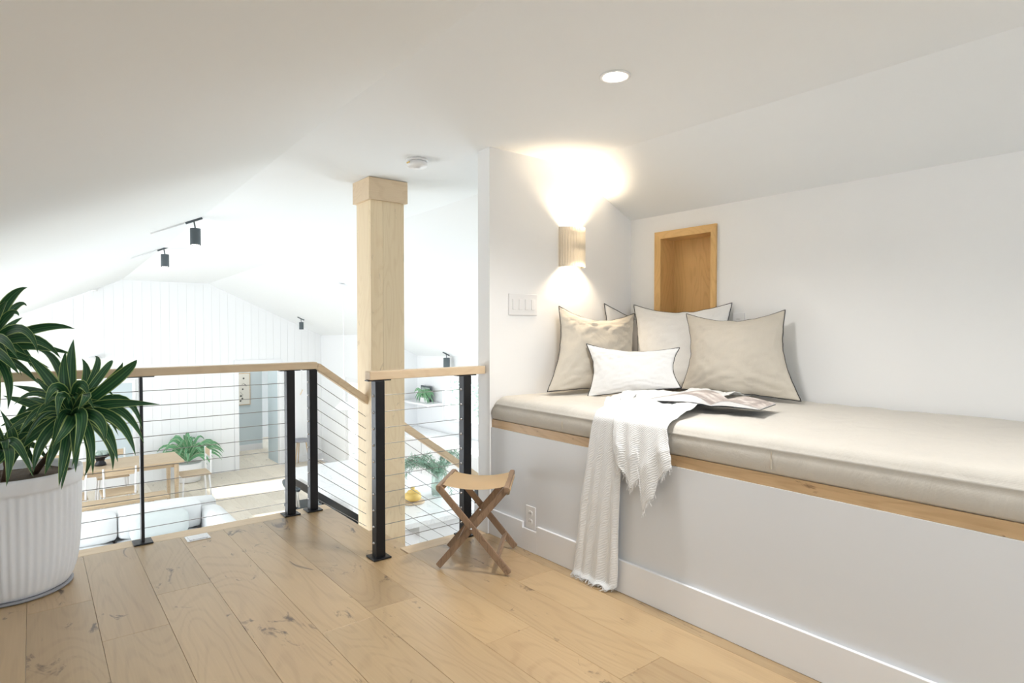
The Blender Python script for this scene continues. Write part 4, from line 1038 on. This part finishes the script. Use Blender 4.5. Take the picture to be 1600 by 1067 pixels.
for k in range(14): bmesh.ops.create_icosphere(bm, subdivisions=2, radius=.035, matrix=Matrix.Translation(bp_ + Vector((random.uniform(-.09, .09), random.uniform(-.09, .09), .17))))
obj('moss', bm, 'leaf4', bb, True)
# distant plant
cp = on(295, 752, 2, ZL)
t = thing('white_planter', 'round white planter on the floor behind the dining table end', 'pot', cp)
obj('pot', lathe(bm_new(), [(.15, .001), (.19, .02), (.21, .25), (.215, .34), (.195, .34), (.19, .30), (.02, .30)], 40, cp), 'plastic', t, True)
t = thing('leafy_plant', 'soft green broad-leaved plant in the white planter by the far wall', 'plant', cp + Vector((0, 0, .3)))
cs = cp + Vector((0, 0, .36))
for k in range(60):
    a = 2.4 * k; el = random.uniform(.0, 1.45); r_ = random.uniform(.28, .56)
    d = Vector((math.cos(a) * math.cos(el), math.sin(a) * math.cos(el), math.sin(el) * .9)); m_ = cs + d * r_ * .7 + Vector((0, 0, .12)); e_ = cs + d * r_ + Vector((math.cos(a) * .10, math.sin(a) * .10, -.06))
    if e_.y > YF - .07: e_.y = YF - .07
    if m_.y > YF - .07: m_.y = YF - .07
    leaf_mesh([cs, m_, e_], random.uniform(.04, .075), 7, par=t, m='leaf2')

# far wall window (pale, left of thin post)
a = on(128, 597, 1, YF - .01); c = on(213, 722, 1, YF - .01)
wt = thing('window_5', 'tall pale window in the far wall behind the dracaena', '', (a.x, YF, c.z)); del wt['category']; wt['kind'] = 'structure'
fz1, fz0 = a.z, c.z
for q in ((a.x, a.x + .05, fz0, fz1), (c.x - .05, c.x, fz0, fz1), (a.x + .05, c.x - .05, fz0, fz0 + .05), (a.x + .05, c.x - .05, fz1 - .05, fz1)):
    obj('frame', box(bm_new(), q[0], q[1], YF - .03, YF - .001, q[2], q[3], .002), 'trim', wt)
obj('pane', box(bm_new(), a.x + .05, c.x - .05, YF - .012, YF - .004, fz0 + .05, fz1 - .05), 'hall', wt)

# ------------------------------------------------------------------ sofa
so = thing('sofa', 'white L-shaped sofa in the living room below the railing', 'sofa', (.7, 7.2, ZL))
def soft(name, x0, x1, y0, y1, z0, z1, par, r=.06, m='sofa', puff=.02, sd=0):
    bm = bm_new(); bmesh.ops.create_cube(bm, size=1); bmesh.ops.subdivide_edges(bm, edges=bm.edges[:], cuts=7, use_grid_fill=True)
    for v in bm.verts:
        p = v.co * 2; q = Vector((p.x, p.y, p.z))
        hx, hy, hz = (x1 - x0) / 2, (y1 - y0) / 2, (z1 - z0) / 2
        P_ = Vector((p.x * hx, p.y * hy, p.z * hz)); inn = Vector((max(-hx + r, min(hx - r, P_.x)), max(-hy + r, min(hy - r, P_.y)), max(-hz + r, min(hz - r, P_.z))))
        d = P_ - inn
        if d.length > 1e-6: P_ = inn + d.normalized() * min(r, d.length)
        pf = puff * (1 - p.x ** 2 * .9) * (1 - p.y ** 2 * .9) * (1 if p.z > 0 else 0) + .008 * noise.noise(P_ * 6 + Vector((sd, 0, 0)))
        P_.z += pf
        v.co = P_ + Vector(((x0 + x1) / 2, (y0 + y1) / 2, (z0 + z1) / 2))
    return obj(name, bm, m, par, True)
soft('base', -1.3, 1.72, 7.05, 8.12, ZL + .08, -1.33, so, .03, puff=0)
soft('base', .95, 1.72, 6.0, 7.045, ZL + .08, -1.33, so, .03, puff=0)
soft('back', -1.3, 1.72, 7.86, 8.12, -1.33, -.88, so, .07)
soft('arm', 1.50, 1.74, 6.0, 7.85, -1.33, -.93, so, .08)
for x0_, x1_ in ((-1.28, -.35), (-.34, .66)): soft('seat_cushion', x0_, x1_, 7.05, 7.84, -1.325, -1.14, so, .05)
soft('seat_cushion', .67, 1.49, 6.05, 7.84, -1.325, -1.14, so, .05)
for x0_, x1_ in ((-1.28, -.305), (-.30, .685), (.69, 1.50)): soft('back_cushion', x0_, x1_, 7.58, 7.85, -1.135, -.82, so, .07, sd=x0_)
for (x, z) in ((-1.2, 0), (1.6, 0)):
    for y in (7.15, 8.0): obj('foot', tube(bm_new(), [(x, y, ZL), (x, y, ZL + .085)], .02, 10), 'table', so)
obj('foot', tube(bm_new(), [(1.6, 6.1, ZL), (1.6, 6.1, ZL + .085)], .02, 10), 'table', so)
tag(soft('sofa_pillow', .78, 1.34, 7.40, 7.565, -1.125, -.86, None, .07, 'sofag', sd=9), 'pale grey pillow in the right corner of the white sofa', 'pillow')
ctt = thing('coffee_table', 'white marble coffee table in front of the sofa at the left', 'table', (.35, 6.3, ZL))
obj('tabletop', box(bm_new(), -.2, .62, 5.8, 6.75, -1.2, -1.16, .006), 'marble', ctt)
for a in (-.12, .54):
    for c in (5.88, 6.67): obj('leg', box(bm_new(), a - .02, a + .02, c - .02, c + .02, ZL, -1.201), 'black', ctt)

# ------------------------------------------------------------------ trees outside the kitchen window
gd = obj('ground', box(bm_new(), 5.9, 24, -4, 26, -2.0, -1.9), 'leaf4'); gd['kind'] = 'structure'
for i, (x, y, h, nm) in enumerate(((8.6, 11.0, 2.9, ''), (9.2, 8.2, 3.0, ''), (8.6, 15.0, 2.6, ''))):
    t = thing('tree', ['bushy tree outside the kitchen window left of the guard post', 'bushy tree outside seen right of the guard post', 'bushy tree outside the glazed patio door'][i], 'tree', (x, y, -1.9))
    obj('trunk', tube(bm_new(), [(x, y, -1.9), (x + .05, y, -.9), (x - .05, y + .05, -1.9 + h * .8)], .07, 8, taper=.02), 'cane', t)
    bm = bm_new()
    for k in range(1500):
        d = Vector((random.gauss(0, 1), random.gauss(0, 1), random.gauss(0, 1))).normalized() * random.uniform(.5, 1)
        p = Vector((x + d.x * 1.2, y + d.y * 1.2, -1.9 + h * .60 + d.z * h * .42)); u = Vector((random.uniform(-1, 1), random.uniform(-1, 1), random.uniform(-1, 1))).normalized(); s = u.cross(Vector((.3, .5, .8))).normalized() * .035; u *= .09
        bm.faces.new([bm.verts.new(p), bm.verts.new(p + u * .5 + s), bm.verts.new(p + u), bm.verts.new(p + u * .5 - s)])
    obj('foliage', bm, 'leaf4', t, kind='stuff')
